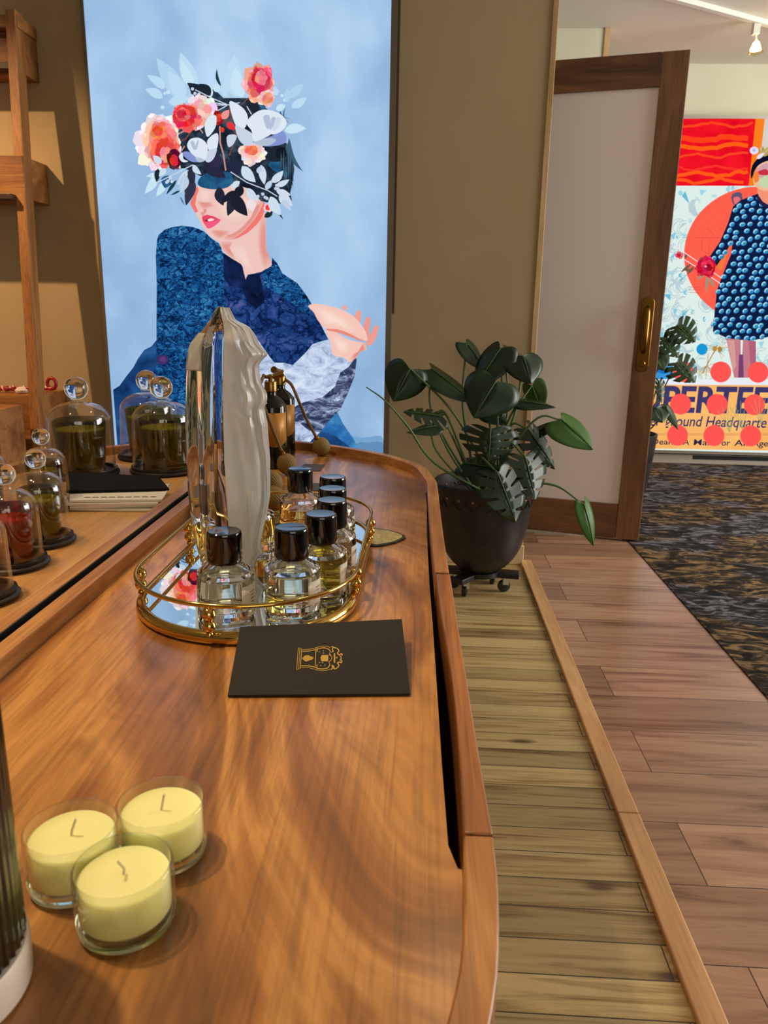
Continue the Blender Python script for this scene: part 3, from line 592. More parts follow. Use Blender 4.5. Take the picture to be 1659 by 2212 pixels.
fm.box((x0 - FD, LY - 0.004, z0 - FD), (x0 - 0.0005, WY - 0.001, z1 + FD)).box((x1 + 0.0005, LY - 0.004, z0 - FD), (x1 + 0.022, WY - 0.001, z1 + FD))
fm.box((x0, LY - 0.004, z1 + 0.0005), (x1, WY - 0.001, z1 + FD)).box((x0, LY - 0.004, z0 - FD), (x1, WY - 0.001, z0 - 0.0005)).box((x0, LY + 0.004, z0), (x1, WY - 0.002, z1))
fm.build('frame', FRM, lb)
sx = at_y(853, 300, LY + 0.02).x
tag(MB().box((sx - 0.002, LY + 0.02, 1.02), (sx + 0.010, WY - 0.0005, 2.59)).build('wall_batten', plain('dark_brown_batten', (72, 48, 26), 0.6)), 'thin dark brown batten beside right edge of backlit picture', 'batten')

# ---- picture 2: pop collage in the next room
L2 = 5.50
lb2 = thing('light_box', 'bright pop collage picture of a figure in patterned blue dress', 'light box')
q4 = lambda *p: [(1380 + 0.3436 * x, 240 + 0.3436 * y) for x, y in p]
B = Art(L2)
X0, X1 = 0.95, 3.25; ZB, ZT = at_y(1500, 974, L2).z, at_y(1500, 256, L2).z
rect(B, X0, X1, ZB, ZT, (222, 238, 232))
rg = random.Random(3)
for k in range(300):      # pale blue wallpaper print: rings, wedges and dots
    cx, cy = rg.uniform(-30, 1000), rg.uniform(480, 1660)
    t = ((130, 200, 220), (160, 214, 226), (104, 188, 214), (184, 222, 228))[k % 4]
    if k % 3 == 0:
        for j in range(2): B.line([(q4((cx, cy))[0][0] + (12 + j * 5) * math.cos(a), q4((cx, cy))[0][1] + (14 + j * 5) * math.sin(a)) for a in [rg.uniform(0, 1) + i * .42 for i in range(12)]], 1.6, (186, 208, 214))
    elif k % 3 == 1: B.poly(q4((cx, cy), (cx + rg.uniform(20, 50), cy + rg.uniform(-44, 10)), (cx + rg.uniform(6, 50), cy + rg.uniform(26, 60))), t)
    else: B.disc(q4((cx, cy))[0], rg.uniform(3, 7), t, rg.uniform(2, 6)); 
    if k % 6 == 2: B.disc(q4((cx + 8, cy))[0], 3.2, (240, 248, 244)); B.disc(q4((cx + 8, cy))[0], 1.3, (90, 160, 186))
RED = emis_noise('scarlet_print', [(0.3, (226, 6, 30)), (0.7, (250, 24, 40))], 9, 3)
B.poly(q4((-400, 45), (735, 48), (690, 470), (-400, 468)), RED)
for y0, w, c in ((95, 16, (250, 70, 30)), (200, 34, (252, 66, 26)), (250, 26, (255, 96, 20)), (305, 14, (250, 70, 34)), (365, 14, (250, 52, 40)), (405, 22, (255, 92, 24)), (446, 20, (255, 84, 28))):
    P = []
    for i in range(40):
        x = -400 + i * 28.6; P.append((x, y0 + 12 * math.sin(x / 46 + y0) - (x + 100) * .045 * (1 if 150 < y0 < 330 else .35) + rg.uniform(-7, 7)))
    P = [p for p in P if p[0] < 728 - (p[1] - 48) * .106]
    B.line([q4(p)[0] for p in P], w * .3436, c)
B.poly(q4((735, 48), (792, 48), (770, 235), (722, 470), (690, 470)), (252, 128, 30))
B.poly(q4((792, 48), (1700, 48), (1700, 470), (722, 470), (770, 235)), (214, 208, 196))
B.disc(q4((748, 905))[0], 464 * .3436, (255, 96, 76), 430 * .3436, 64)
for pts in (((430, 730), (480, 790)), ((360, 797), (520, 797)), ((400, 800), (395, 870), (440, 900)), ((445, 800), (440, 900)), ((520, 730), (500, 760)), ((540, 880), (540, 960)), ((470, 990), (540, 990)), ((310, 1105), (400, 1108)), ((312, 1122), (398, 1126)), ((316, 1140), (380, 1142))):
    B.line([q4(p)[0] for p in pts], 1.0, (206, 84, 66))
B.poly(q4((590, 810), (560, 900), (520, 1000), (470, 980), (530, 900)), (244, 120, 60))
B.poly(q4((585, 525), (640, 510), (650, 560), (620, 590), (590, 580)), (96, 84, 110), 3); B.poly(q4((595, 545), (630, 540), (638, 575), (605, 585)), (230, 112, 120), 3)
NV = (14, 28, 62); dress = ((745, 520), (640, 560), (592, 600), (562, 700), (510, 820), (438, 925), (455, 950), (490, 972), (540, 900), (592, 808), (580, 900), (530, 1020), (490, 1130), (465, 1385), (560, 1430), (700, 1446), (812, 1420), (1060, 1440), (1030, 1100), (990, 900), (1080, 960), (1120, 930), (1020, 640), (960, 560), (890, 530))
B.poly(q4(*dress), NV)
def inside(p, poly):
    r = False; n = len(poly)
    for i in range(n):
        (xa, ya), (xb, yb) = poly[i], poly[(i + 1) % n]
        if (ya > p[1]) != (yb > p[1]) and p[0] < (xb - xa) * (p[1] - ya) / (yb - ya) + xa: r = not r
    return r
row = 0; yy = 545
while yy < 1440:
    xx = 440 + (row % 2) * 24
    while xx < 1100:
        p = (xx + rg.uniform(-11, 11), yy + rg.uniform(-9, 9))
        if inside(p, dress):
            c = q4(p)[0]; rt = rg.uniform(-.9, -.3)
            B.disc(c, 7.2, ((34, 110, 190), (44, 138, 200), (30, 96, 170))[rg.randrange(3)], 5.2, 10, rt); B.disc((c[0] - .8, c[1] - .8), 5.4, (176, 222, 234), 3.4, 9, rt); B.disc((c[0] + .6, c[1] + .5), 4.0, (48, 142, 176), 2.8, 9, rt)
        xx += 52
    yy += 42; row += 1
B.poly(q4((745, 500), (770, 560), (812, 600), (870, 590), (900, 540), (880, 470), (770, 465)), (244, 150, 118), 3)
B.poly(q4((735, 535), (752, 530), (780, 570), (820, 592), (880, 580), (900, 545), (912, 560), (880, 600), (812, 612), (765, 590)), (40, 30, 70))
B.poly(q4((720, 440), (730, 390), (770, 330), (830, 310), (920, 330), (930, 420), (900, 480), (800, 500), (740, 480)), (238, 190, 150), 4)
B.poly(q4((735, 380), (770, 340), (812, 330), (812, 400), (760, 420)), (214, 160, 170), 3); B.poly(q4((750, 380), (800, 365), (820, 400), (760, 400)), (200, 50, 66), 3)
B.poly(q4((722, 400), (748, 380), (756, 430), (730, 450)), (240, 130, 60), 3); B.poly(q4((770, 420), (840, 400), (850, 480), (760, 470)), (196, 214, 170), 3)
B.poly(q4((706, 425), (704, 380), (720, 330), (760, 290), (830, 268), (930, 280), (970, 350), (940, 370), (900, 330), (820, 312), (760, 335), (730, 370), (716, 410)), (10, 14, 40), 3)
for k in range(9): B.leaf(q4((790, 285))[0], q4((745 + k * 16, 232 - (k % 3) * 8))[0], 7, ((176, 150, 84), (206, 184, 120))[k % 2])
B.disc(q4((725, 248))[0], 9.5, (226, 220, 246), 8.4); B.disc(q4((724, 246))[0], 3.2, (190, 180, 214)); B.leaf(q4((740, 300))[0], q4((790, 262))[0], 9, (230, 226, 246))
B.poly(q4((550, 1428), (736, 1446), (736, 1676), (600, 1676), (575, 1560)), (196, 124, 136)); B.poly(q4((640, 1440), (655, 1440), (650, 1530), (641, 1530)), (226, 240, 238))
B.poly(q4((630, 1530), (655, 1530), (660, 1676), (625, 1676)), (120, 66, 110)); B.poly(q4((560, 1440), (600, 1440), (612, 1600), (590, 1640)), (214, 156, 150)); B.poly(q4((690, 1446), (736, 1446), (736, 1600), (706, 1640)), (176, 96, 120))
B.poly(q4((-60, 1560), (140, 1545), (200, 1590), (240, 1676), (-60, 1676)), (58, 150, 214), 3); B.poly(q4((120, 1590), (180, 1600), (170, 1650), (120, 1640)), (20, 116, 196), 3)
B.disc(q4((397, 1497))[0], 12.2, (24, 150, 214))
for k in range(34):
    a = rg.uniform(0, 6.28); c = ((495, 1490), (430, 1600), (390, 1640))[k % 3]; l = rg.uniform(40, 90)
    B.line([q4(c)[0], q4((c[0] + l * math.cos(a), c[1] + l * math.sin(a)))[0]], .9, ((206, 170, 84), (190, 150, 70), (226, 200, 140))[k % 3])
B.line([q4((495, 1470))[0], q4((400, 1650))[0]], 2, (176, 120, 50)); B.disc(q4((478, 1494))[0], 5, (186, 140, 56), 6); B.disc(q4((510, 1498))[0], 5, (176, 128, 50), 6)
for pts, w in ((((200, 830), (360, 940), (520, 1050)), 1.8), (((230, 900), (370, 985), (520, 1090)), 1.8)): B.line([q4(p)[0] for p in pts], w, (250, 222, 228))
for a, b in (((330, 960), (262, 1015)), ((350, 975), (300, 1030)), ((380, 940), (400, 920)), ((330, 1000), (285, 1000)), ((300, 900), (290, 930)), ((420, 1020), (360, 1060)), ((430, 1030), (425, 1145)), ((440, 1050), (480, 1110)), ((430, 930), (390, 920))): B.leaf(q4(a)[0], q4(b)[0], 6, ((112, 92, 76), (150, 150, 124))[a[1] > 1000])
B.rose(q4((425, 975))[0], 19, [(1.1, 8, (206, 24, 58)), (.7, 6, (226, 40, 74)), (.35, 3, (170, 10, 44))], 1, 4); B.disc(q4((421, 977))[0], 2, (240, 220, 220))
B.rose(q4((255, 905))[0], 7, [(1.1, 5, (226, 96, 106)), (.5, 3, (196, 40, 60))], 1, 5)
B.poly(q4((-600, 1680), (1700, 1690), (1700, 1726), (-600, 1716)), (232, 236, 244))
YEL = emis_noise('amber_print', [(0.3, (246, 174, 92)), (0.7, (252, 192, 116))], 4, 3)
B.poly(q4((-600, 1716), (1700, 1726), (1700, 2150), (-600, 2110)), YEL)
zb = ZB
for (a, b), w, m in ((((-600, 2026), (1700, 2030)), .9, (196, 130, 80)), (((-600, 2034), (1700, 2040)), .9, (196, 130, 80))): B.line([q4(a)[0], q4(b)[0]], w, m)
# clip the art to the panel rectangle
for i, v in enumerate(B.v): B.v[i] = Vector((min(max(v.x, X0), X1), v.y, min(max(v.z, ZB), ZT)))
textY = B.Y - (B.k + 2) * 0.00006
B.build('print_panel', lb2)
def text_part(name, s, a, b, cap, m, Y, parent, bold=0.0, shear=0.0):
    """text fitted between two surveyed baseline points, cap = cap height in metres"""
    cu = bpy.data.curves.new('lettering', 'FONT'); cu.body = s; cu.offset = bold; cu.shear = shear
    o = bpy.data.objects.new('lettering', cu); COL.objects.link(o)
    dg = bpy.context.evaluated_depsgraph_get(); dg.update()
    me = bpy.data.meshes.new_from_object(o.evaluated_get(dg)); bpy.data.objects.remove(o)
    xs = [v.co.x for v in me.vertices]; mn, mx = min(xs), max(xs)
    p, q = at_y(a[0], a[1], Y), at_y(b[0], b[1], Y); caph = 0.69
    for v in me.vertices:
        u = (v.co.x - mn) / (mx - mn); c = p.lerp(q, u)
        v.co = (c.x, Y, c.z + v.co.y / caph * cap)
    return link_mesh(name, me, m, parent)
INK = emis((64, 58, 106)); k_ = 0.3436 * (L2 / FPX) * 1.0
def qp(x, y): return q4((x, y))[0]
text_part('headline', 'PERTEE', qp(148, 1888), qp(806, 1898), 150 * k_, INK, textY, lb2, 0.03)
text_part('headline', 'SU', qp(-70, 1886), qp(128, 1888), 150 * k_, INK, textY, lb2, 0.03)
text_part('headline', 'N', qp(826, 1898), qp(930, 1900), 150 * k_, INK, textY, lb2, 0.03)
text_part('subtitle', 'ground Headquarte', qp(160, 1978), qp(800, 1990), 62 * k_, INK, textY, lb2, 0.012, 0.12)
text_part('subtitle', 'Under', qp(-60, 1974), qp(138, 1978), 62 * k_, INK, textY, lb2, 0.012, 0.12)
text_part('subtitle', 'rs', qp(820, 1990), qp(880, 1992), 62 * k_, INK, textY, lb2, 0.012, 0.12)
text_part('tagline', 'Dean', qp(80, 2094), qp(212, 2097), 34 * k_, emis((44, 38, 70)), textY, lb2, 0.012)
for w_, xa, xb in (('A', 276, 316), ('Man', 344, 462), ('For', 494, 572), ('All', 598, 684), ('Ages', 708, 836)):
    text_part('tagline', w_, qp(xa, 2098 + (xa - 276) * .018), qp(xb, 2098 + (xb - 276) * .018), 36 * k_, emis((44, 38, 70)), textY, lb2, 0.012)
for r_, (y0, xs) in enumerate(((1636, (45, 280, 515, 750, 985)), (1840, (30, 262, 492, 727, 960)), (2036, (12, 243, 472, 703, 935)))):
    for i, x in enumerate(xs): D = Art(textY - 0.0006); D.disc(qp(x, y0 + i * 2), 66 * .3436, (255, 86, 82), n=36); D.build('red_dot', lb2)
GR = (150, 168, 108); D = Art(textY - 0.0003)
for c in ((640, 1880), (760, 1850), (560, 1900)):
    for j in range(5): D.line([qp(c[0] + 10, c[1] + 120), qp(c[0] + (j - 2) * 14, c[1] + 40), qp(c[0] + (j - 2) * 34, c[1] - 60 + abs(j - 2) * 20)], .9, GR)
D.build('grass_print', lb2)['kind'] = 'stuff'
f2 = MB(); f2.box((X0 - .02, L2 - .006, ZB - .02), (X0, FARY - .001, ZT + .02)).box((X1, L2 - .006, ZB - .02), (X1 + .02, FARY - .001, ZT + .02)).box((X0, L2 - .006, ZT + .0005), (X1, FARY - .001, ZT + .02)).box((X0, L2 - .006, ZB - .02), (X1, FARY - .001, ZB - .0005)).box((X0, L2 + .004, ZB), (X1, FARY - .002, ZT))
f2.build('frame', plain('grey_frame', (150, 146, 138), 0.4, 0.5), lb2)
hv = thing('baseboard_heater', 'low grey wall heater with dark slot under the pop collage', 'heater')
MB().box((1.35, FARY - .07, 0.008), (3.4, FARY - .001, 0.075)).build('heater_case', plain('heater_grey', (150, 142, 128), 0.5), hv, None, .003)
MB().box((1.95, FARY - .074, 0.042), (2.66, FARY - .0705, 0.070)).build('heater_slot', plain('slot_black', (18, 16, 15), 0.8), hv)

# ------------------------------------------------------------------ ceiling track with spotlights
ta, tb = at_z(1420, -14, CEIL - .012), at_z(1760, 78, CEIL - .012)
tdir = (tb - ta).normalized(); trk = thing('track_light_rail', 'white ceiling track running toward the pop collage', 'light track', (ta.x, ta.y, CEIL), math.atan2(tdir.y, tdir.x))
MB().box((-0.6, -.018, -.026), ((tb - ta).length, .018, -.0005)).build('track', plain('white_enamel', (226, 226, 216), 0.4), trk, None, .002)
hp_ = at_z(1634, 52, CEIL - .026)
sl = thing('spotlight', 'small clear glass track spotlight hanging from the white ceiling track', 'spotlight', (hp_.x, hp_.y, CEIL - .026))
MB().box((-.018, -.018, -.052), (.018, .018, -.0005)).build('adapter', plain('white_enamel', (226, 226, 216), 0.4), sl, None, .002)
MB().tube([(0, 0, -.05), (.01, 0, -.075)], .006, n=10).build('stem', plain('white_enamel', (226, 226, 216), 0.4), sl, 40)
MB().lathe([(.014, -.075), (.022, -.085), (.03, -.11), (.044, -.135), (.046, -.14), (.042, -.136), (.028, -.112), (.012, -.085)], 28, ctr=(.012, 0, 0), cap0=False, cap1=False).build('glass_shade', thin_glass('shade_glass', (1, .92, .7)), sl, 60)
MB().lathe([(.004, -.078), (.017, -.09), (.030, -.125), (.030, -.128), (.001, -.131)], 24, ctr=(.012, 0, 0), cap1=False).build('lit_bulb', emis((255, 236, 190), 9.0), sl, 50)

# ================================================================== THE OVAL DISPLAY TABLE (two halves)
TZ, RZ = 0.73, 0.747
GX = -0.363
far_out = [(0.0305, 1.2886), (0.025, 1.331), (0.003, 1.440), (-0.058, 1.536), (-0.124, 1.596), (-0.200, 1.647), (-0.277, 1.683), (GX + .006, 1.702)]
near_out = [(0.0475, 0.374), (0.0456, 0.319), (0.036, 0.255), (0.004, 0.165), (-0.058, 0.075), (-0.124, 0.015), (-0.277, -0.070), (GX + .006, -0.085)]
rail_o = [(0.0305, 1.2886), (0.033, 1.02), (0.0366, 0.822)]; rail_i = [(0.0133, 1.2886), (0.0166, 1.018), (0.0208, 0.822)]
rail_o3 = [(0.0375, 0.815), (0.0403, 0.671), (0.0432, 0.538), (0.0455, 0.441), (0.0475, 0.3745)]; rail_i3 = [(0.0219, 0.815), (0.0245, 0.72), (0.0288, 0.625), (0.0316, 0.537), (0.0320, 0.44), (0.0311, 0.3745)]
top_edge = [(0.0115, 1.276), (0.0130, 1.20), (0.0128, 1.02), (0.0152, 0.824), (0.0176, 0.709), (0.0198, 0.5685), (0.0214, 0.466), (0.0232, 0.385), (0.028, 0.366)]
def offset_in(pts, d):
    out = []
    for i, p in enumerate(pts):
        a = pts[max(i - 1, 0)]; b = pts[min(i + 1, len(pts) - 1)]
        t = Vector((b[0] - a[0], b[1] - a[1])).normalized(); n = Vector((-t.y, t.x))
        c = Vector((GX, 0.81)); q = Vector(p)
        if (q + n * d - c).length > (q - n * d - c).length: n = -n
        out.append(tuple(q + n * d))
    return out
sp2 = lambda P, n=6: [tuple(v)[:2] for v in spline([Vector((x, y, 0)) for x, y in P], n)]
def mir(P): return [(2 * GX - x, y) for x, y in P]
def strip(mb, outer, inner, z0, z1):
    n = max(len(outer), len(inner))
    def rs(P, n):
        L = [0]
        for i in range(1, len(P)): L.append(L[-1] + (Vector(P[i]) - Vector(P[i - 1])).length)
        o = []
        for k in range(n):
            t = L[-1] * k / (n - 1); j = 0
            while j < len(L) - 2 and L[j + 1] < t: j += 1
            f = (t - L[j]) / max(L[j + 1] - L[j], 1e-9); o.append(tuple(Vector(P[j]).lerp(Vector(P[j + 1]), f)))
        return o
    outer, inner = rs(outer, n), rs(inner, n)
    v = [(x, y, z) for z in (z0, z1) for P in (outer, inner) for x, y in P]; f = []
    for i in range(n - 1):
        f += [(2 * n + i, 2 * n + i + 1, 3 * n + i + 1, 3 * n + i), (i, n + i, n + i + 1, i + 1), (i, i + 1, 2 * n + i + 1, 2 * n + i), (n + i, 3 * n + i, 3 * n + i + 1, n + i + 1)]
    for i in (0, n - 1): f.append((i, n + i, 3 * n + i, 2 * n + i))
    return mb.add(v, f)
fo = sp2(far_out); fi = offset_in(fo, 0.017); fi[0] = (0.0133, 1.2886); no = sp2(near_out); ni = offset_in(no, 0.017); ni[0] = (0.0305, 0.374)
def table(label, M, wood_top, gapside):
    t = thing('display_table', label, 'table')
    tp = M([(GX + .022, 1.68)] + fi[::-1][1:] + top_edge + ni[1:] + [(GX + .022, -.066)])
    MB().prism(tp, TZ - 0.022, TZ).build('tabletop', wood_top, t)
    strip(MB(), M(fo), M(fi), TZ - .022, RZ).build('edge_rail', RAILWOOD, t, 40, .0012)
    strip(MB(), M(sp2(rail_o)), M(sp2(rail_i)), TZ - .16, RZ).build('edge_rail', RAILWOOD, t, 40, .0012)
    strip(MB(), M(sp2(rail_o3)), M(sp2(rail_i3)), TZ - .16, RZ).build('edge_rail', RAILWOOD_D, t, 40, .0012)
    no2 = [(x, y) for x, y in no]; no2[0] = (0.0475, 0.3728); ni2 = list(ni); ni2[0] = (0.0311, 0.3728)
    strip(MB(), M(no2), M(ni2), TZ - .022, RZ).build('edge_rail', RAILWOOD, t, 40, .0012)
    MB().prism(M([(GX + .0055, -.068), (GX + .0225, -.068), (GX + .0225, 1.684), (GX + .0055, 1.684)]), TZ - .022, RZ).build('divider_rail', RAILWOOD, t, None, .0012)
    body = [(GX + .004, 1.66)] + [p for p in offset_in(fo, 0.035)[::-1]][1:] + [(x - .012, y) for x, y in top_edge] + offset_in(no, 0.035)[1:] + [(GX + .004, -.045)]
    MB().prism(M([(GX + .0042, -.066), (GX + .0054, -.066), (GX + .0054, 1.682), (GX + .0042, 1.682)]), TZ - .021, RZ - .0012).build('seam_shade', DARKVOID, t)  # black slab added to stand in for the shade inside the seam
    gap = sp2([(0.0130, 1.2880), (0.0163, 1.018), (0.0203, 0.823)]) + sp2([(0.0216, 0.815), (0.0242, 0.72), (0.0285, 0.625), (0.0313, 0.537), (0.0317, 0.44), (0.0309, 0.376)])
    MB().prism(M(gap + [(x - .0118, y) for x, y in top_edge[::-1]]), TZ - .15, TZ - .10).build('drawer_gap_shade', DARKVOID, t)  # black block stands in for the deep shade of the slot
    MB().prism(M(body), 0.05, TZ - .0225).build('body', RAILWOOD_D, t)
    MB().prism(M([(GX + (x - GX) * .93, .81 + (y - .81) * .95) for x, y in body]), 0.0, 0.0495).build('plinth', DARKVOID, t)
    return t
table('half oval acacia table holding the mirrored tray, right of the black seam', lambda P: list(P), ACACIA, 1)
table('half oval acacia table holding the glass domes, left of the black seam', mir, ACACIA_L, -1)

# ================================================================== MIRRORED TRAY
TX, TYc, TR, TH = -0.175, 0.868, 0.115, 0.113
def stad(r, hl, n=24):
    return [(r * math.cos(a), hl + r * math.sin(a)) for a in [math.pi * k / n for k in range(n + 1)]] + [(r * math.cos(a), -hl + r * math.sin(a)) for a in [math.pi + math.pi * k / n for k in range(n + 1)]]
tray = thing('mirror_tray', 'oval gold gallery tray with mirrored floor under the perfume bottles', 'tray', (TX, TYc, TZ + .0005))
rm = MB(); prof = [(TR - .008, .002), (TR - .004, 0), (TR - .001, .0012), (TR, .004), (TR - .0005, .0085), (TR - .003, .011), (TR - .0055, .0118), (TR - .0075, .0121), (TR - .0088, .0114), (TR - .0094, .0098), (TR - .0094, .004)]
loops = [[(x, y, z) for x, y in stad(r, TH)] for r, z in prof]; nn = len(loops[0]); vv = [p for l in loops for p in l]
rm.add(vv, [(k * nn + i, k * nn + (i + 1) % nn, (k + 1) % len(loops) * nn + (i + 1) % nn, (k + 1) % len(loops) * nn + i) for k in range(len(loops)) for i in range(nn)])
rm.build('gilt_base', GOLD, tray, 60)
MB().prism(stad(TR - .0091, TH), .0022, .0095).build('mirror_floor', MIRROR, tray)
MZ = TZ + .0105
RH = .0385
MB().tube([(x, y, RH) for x, y in stad(TR - .002, TH, 32)], .0022, n=12, closed=True).build('gallery_rail', GOLD, tray, 180)
for (px, py) in ((0.0 - .012, -TH - TR + .0025), (-TR + .0035, -TH + -.012), (-TR + .002, .05), (0.012, TH + TR - .002), (TR - .004, -TH + .015), (TR - .002, .100)):
    b = MB(); b.lathe([(.0035, .0095), (.0032, .0122), (.0026, .0128)], 16, ctr=(px, py, 0)); b.sphere((px, py, .0188), .0061, n=14); b.sphere((px, py, .0302), .0066, n=14); b.lathe([(.003, .035), (.0026, .0385)], 12, ctr=(px, py, 0))
    b.build('ball_post', GOLD, tray, 80)

# ================================================================== PERFUME BOTTLES
def liquid(c, name):
    m = bpy.data.materials.get(name)
    return m or solid_glass(name, c, 1.36)
def bottle_meshes():
    R, Hs = .0275, .045
    out = [(.0005, 0), (R - .002, 0), (R, .0022), (R, Hs - .003), (R - .0012, Hs), (R - .006, Hs + .0025), (.0155, Hs + .0068), (.0120, Hs + .0085), (.0118, Hs + .014), (.0090, Hs + .014), (.0090, Hs + .0078), (.013, Hs + .004), (R - .0065, Hs - .001), (R - .0032, Hs - .0045), (R - .0032, .0095), (R - .006, .0075), (.0005, .0072)]
    g = MB().lathe(out, 64, cap0=False, cap1=False)
    def cap_rib(i, z): return 0.014 * (1 if i % 2 else -1) if .003 < z < .0275 else 0
    c = MB().lathe([(.0142, 0), (.0161, .0005), (.0165, .0018), (.0166, .0032), (.0166, .0272), (.0165, .0290), (.0161, .0303), (.0150, .0311), (.0130, .0308), (.0005, .0306)], 72, cap1=False, rib=cap_rib)
    return g, c
_g, _c = bottle_meshes()
_gm, _cm = data(_g.v, _g.f), data(_c.v, _c.f)
def bottle(label, xy, level, tint, tname, rz=0.0, tilt=0.0, lab=True):
    t = thing('perfume_bottle', label, 'perfume bottle', (xy[0], xy[1], MZ + .0004), rz, 'perfume bottles on the mirrored tray')
    o = link_mesh('glass_body', _gm if not _gm.materials else _gm, [] if _gm.materials else BOTTLEGLASS, t, 40)
    Ri = .0275 - .0031
    lm = MB().lathe([(.0005, .0074), (Ri - .003, .0077), (Ri, .0097), (Ri, level - .0006), (Ri - .0006, level), (.0005, level)], 64, cap0=False, cap1=False)
    lm.build('perfume', liquid(tint, tname), t, 40)
    c = link_mesh('cap', _cm, [] if _cm.materials else BLACKCAP, t, 28); c.location = (0, 0, .0531)
    MB().tube([(0, 0, .054), (.001, 0, .03), (.004, .002, .0085)], .0011, n=8).build('dip_tube', thin_glass('tube_plastic', (.9, .9, .86)), t, 60)
    if lab:
        a0 = math.radians(-44); v = []; f = []
        for k in range(13):
            a = a0 + math.radians(62) * k / 12 - math.radians(6)
            for z in (.0105, .034): v.append((.02762 * math.cos(a), .02762 * math.sin(a), z))
        f = [(2 * k, 2 * k + 2, 2 * k + 3, 2 * k + 1) for k in range(12)]
        l = link_mesh('label', data(v, f), plain('cream_label', (214, 204, 186), 0.7), t, 60)
        sl_ = l.modifiers.new('thick', 'SOLIDIFY'); sl_.thickness = .0002; sl_.offset = 1
        w = MB()
        for z, s in ((.027, .5), (.0235, .34), (.020, .44), (.0165, .26)):
            vv = []; K = 8
            for k in range(K + 1):
                a = math.radians(-19) + math.radians(40 * s) * (k / K - .5)
                for zz in (z - .00035, z + .00035): vv.append((.02788 * math.cos(a), .02788 * math.sin(a), zz))
            w.add(vv, [(2 * k, 2 * k + 2, 2 * k + 3, 2 * k + 1) for k in range(K)])
        w.build('label_lettering', plain('label_ink', (60, 52, 46), 0.8), l)
    return t
zc = MZ + .0845
P_ = lambda x, y: tuple(at_z(x, y, zc))[:2]
PALE = (.97, .96, .80)
bottle('perfume bottle with pale liquid standing in front of the crystal statue', P_(484, 1146), .0385, PALE, 'pale_straw_perfume', .1)
bottle('perfume bottle with pale liquid behind right half of the black card', P_(630, 1138), .0385, (.97, .95, .72), 'pale_gold_perfume', .05)
bottle('perfume bottle with strong yellow liquid in the right row', P_(693, 1109), .0405, (.96, .86, .16), 'yellow_perfume', .2)
bottle('perfume bottle with amber liquid and cap tilted, by the gold medallion', P_(717, 1079), .029, (.97, .72, .40), 'amber_perfume', .3)
bottle('perfume bottle with pale liquid, second from back of the right row', P_(718, 1054), .038, (.97, .93, .70), 'honey_perfume', .2)
bottle('perfume bottle with pale liquid at far end of the right row', P_(719, 1029), .038, PALE, 'pale_straw_perfume', .1)
bottle('perfume bottle with bright orange liquid at back of the tray', P_(648, 1012), .031, (.98, .52, .12), 'orange_perfume', 2.6, lab=False)
bottle('perfume bottle with golden orange liquid half hidden behind the crystal statue', P_(543, 1040), .039, (.97, .74, .20), 'golden_perfume', .6, lab=False)

# ================================================================== CRYSTAL STATUE
SY = 0.828
stt = thing('crystal_statue', 'tall clear and frosted crystal statue standing on the mirrored tray', 'statue')
Rp = [(662, 488), (664, 492), (672, 497), (689, 504), (696, 517), (704, 535), (718, 546), (730, 553), (741, 557), (752, 566), (760, 575), (766, 577), (772, 569), (780, 562), (789, 558), (810, 560), (828, 564), (838, 571), (848, 576), (860, 577.5), (871, 576), (878, 572), (895, 575), (915, 579), (935, 580), (958, 581), (998, 584), (1035, 584), (1070, 583), (1099, 578), (1142, 568), (1171, 563), (1185, 567), (1192, 569), (1206, 556), (1229, 548)]
Lp = [(662, 472), (670, 466), (689, 459), (700, 451), (712, 443), (728, 428), (744, 415), (760, 409), (790, 406), (828, 404), (886, 402), (958, 403), (983, 404), (1030, 406), (1070, 409), (1110, 413), (1142, 417), (1186, 428), (1222, 438), (1229, 440)]
Dp = [(662, 478), (700, 487), (741, 489), (800, 487), (886, 487), (958, 489), (983, 489), (1070, 495), (1142, 498), (1229, 500)]
Mp = [(662, 475), (689, 466), (712, 458), (744, 455), (790, 454), (886, 456), (958, 458), (1070, 460), (1142, 463), (1229, 466)]
def interp(T, y):
    if y <= T[0][0]: return T[0][1]
    for (a, u), (b, w) in zip(T, T[1:]):
        if y <= b: return u + (w - u) * (y - a) / (b - a)
    return T[-1][1]
def wx(px, py): return at_y(px, py, SY).x
levels = [662, 664, 668, 674, 682, 690, 700, 712, 722, 732, 744, 756, 770, 790, 820, 850, 886, 920, 958, 1000, 1040, 1070, 1100, 1142, 1180, 1210, 1229]
zs = [at_y(480, y, SY).z for y in levels]; zmin, zmax = zs[-1], zs[0]
zmap = lambda z: MZ + .0003 + (z - zmin) / (zmax - zmin) * (zmax - MZ - .0003)
secs = []
for y, z in zip(levels, zs):
    L, M_, D_ = wx(interp(Lp, y), y), wx(interp(Mp, y) + 4, y), wx(interp(Dp, y) + 8 * min(1, (y - 655) / 60), y)
    th = .026 * min(1, .30 + .70 * max(0, (y - 662) / 60) ** .6) * (1 - .25 * max(0, (y - 1080) / 150))
    mid_ = (L + M_) / 2
    s = [(L, -.15), (L + (M_ - L) * .08, -.42), (L + (M_ - L) * .35, -.62), (mid_, -.66), (L + (M_ - L) * .72, -.80), (M_ - (M_ - L) * .08, -1.0), (M_, -1.02), (M_ + (D_ - M_) * .5, -1.0), (D_ - (D_ - M_) * .1, -1.0), (D_, -.96)]
    s = s + [(x, -q) for x, q in s[::-1]]
    secs.append([(x, SY + q * th, zmap(z)) for x, q in s])
k = len(secs[0]); v = [p for s in secs for p in s]
f = [(i * k + j, i * k + (j + 1) % k, (i + 1) * k + (j + 1) % k, (i + 1) * k + j) for i in range(len(secs) - 1) for j in range(k)] + [tuple(range(k)), tuple((len(secs) - 1) * k + j for j in range(k))]
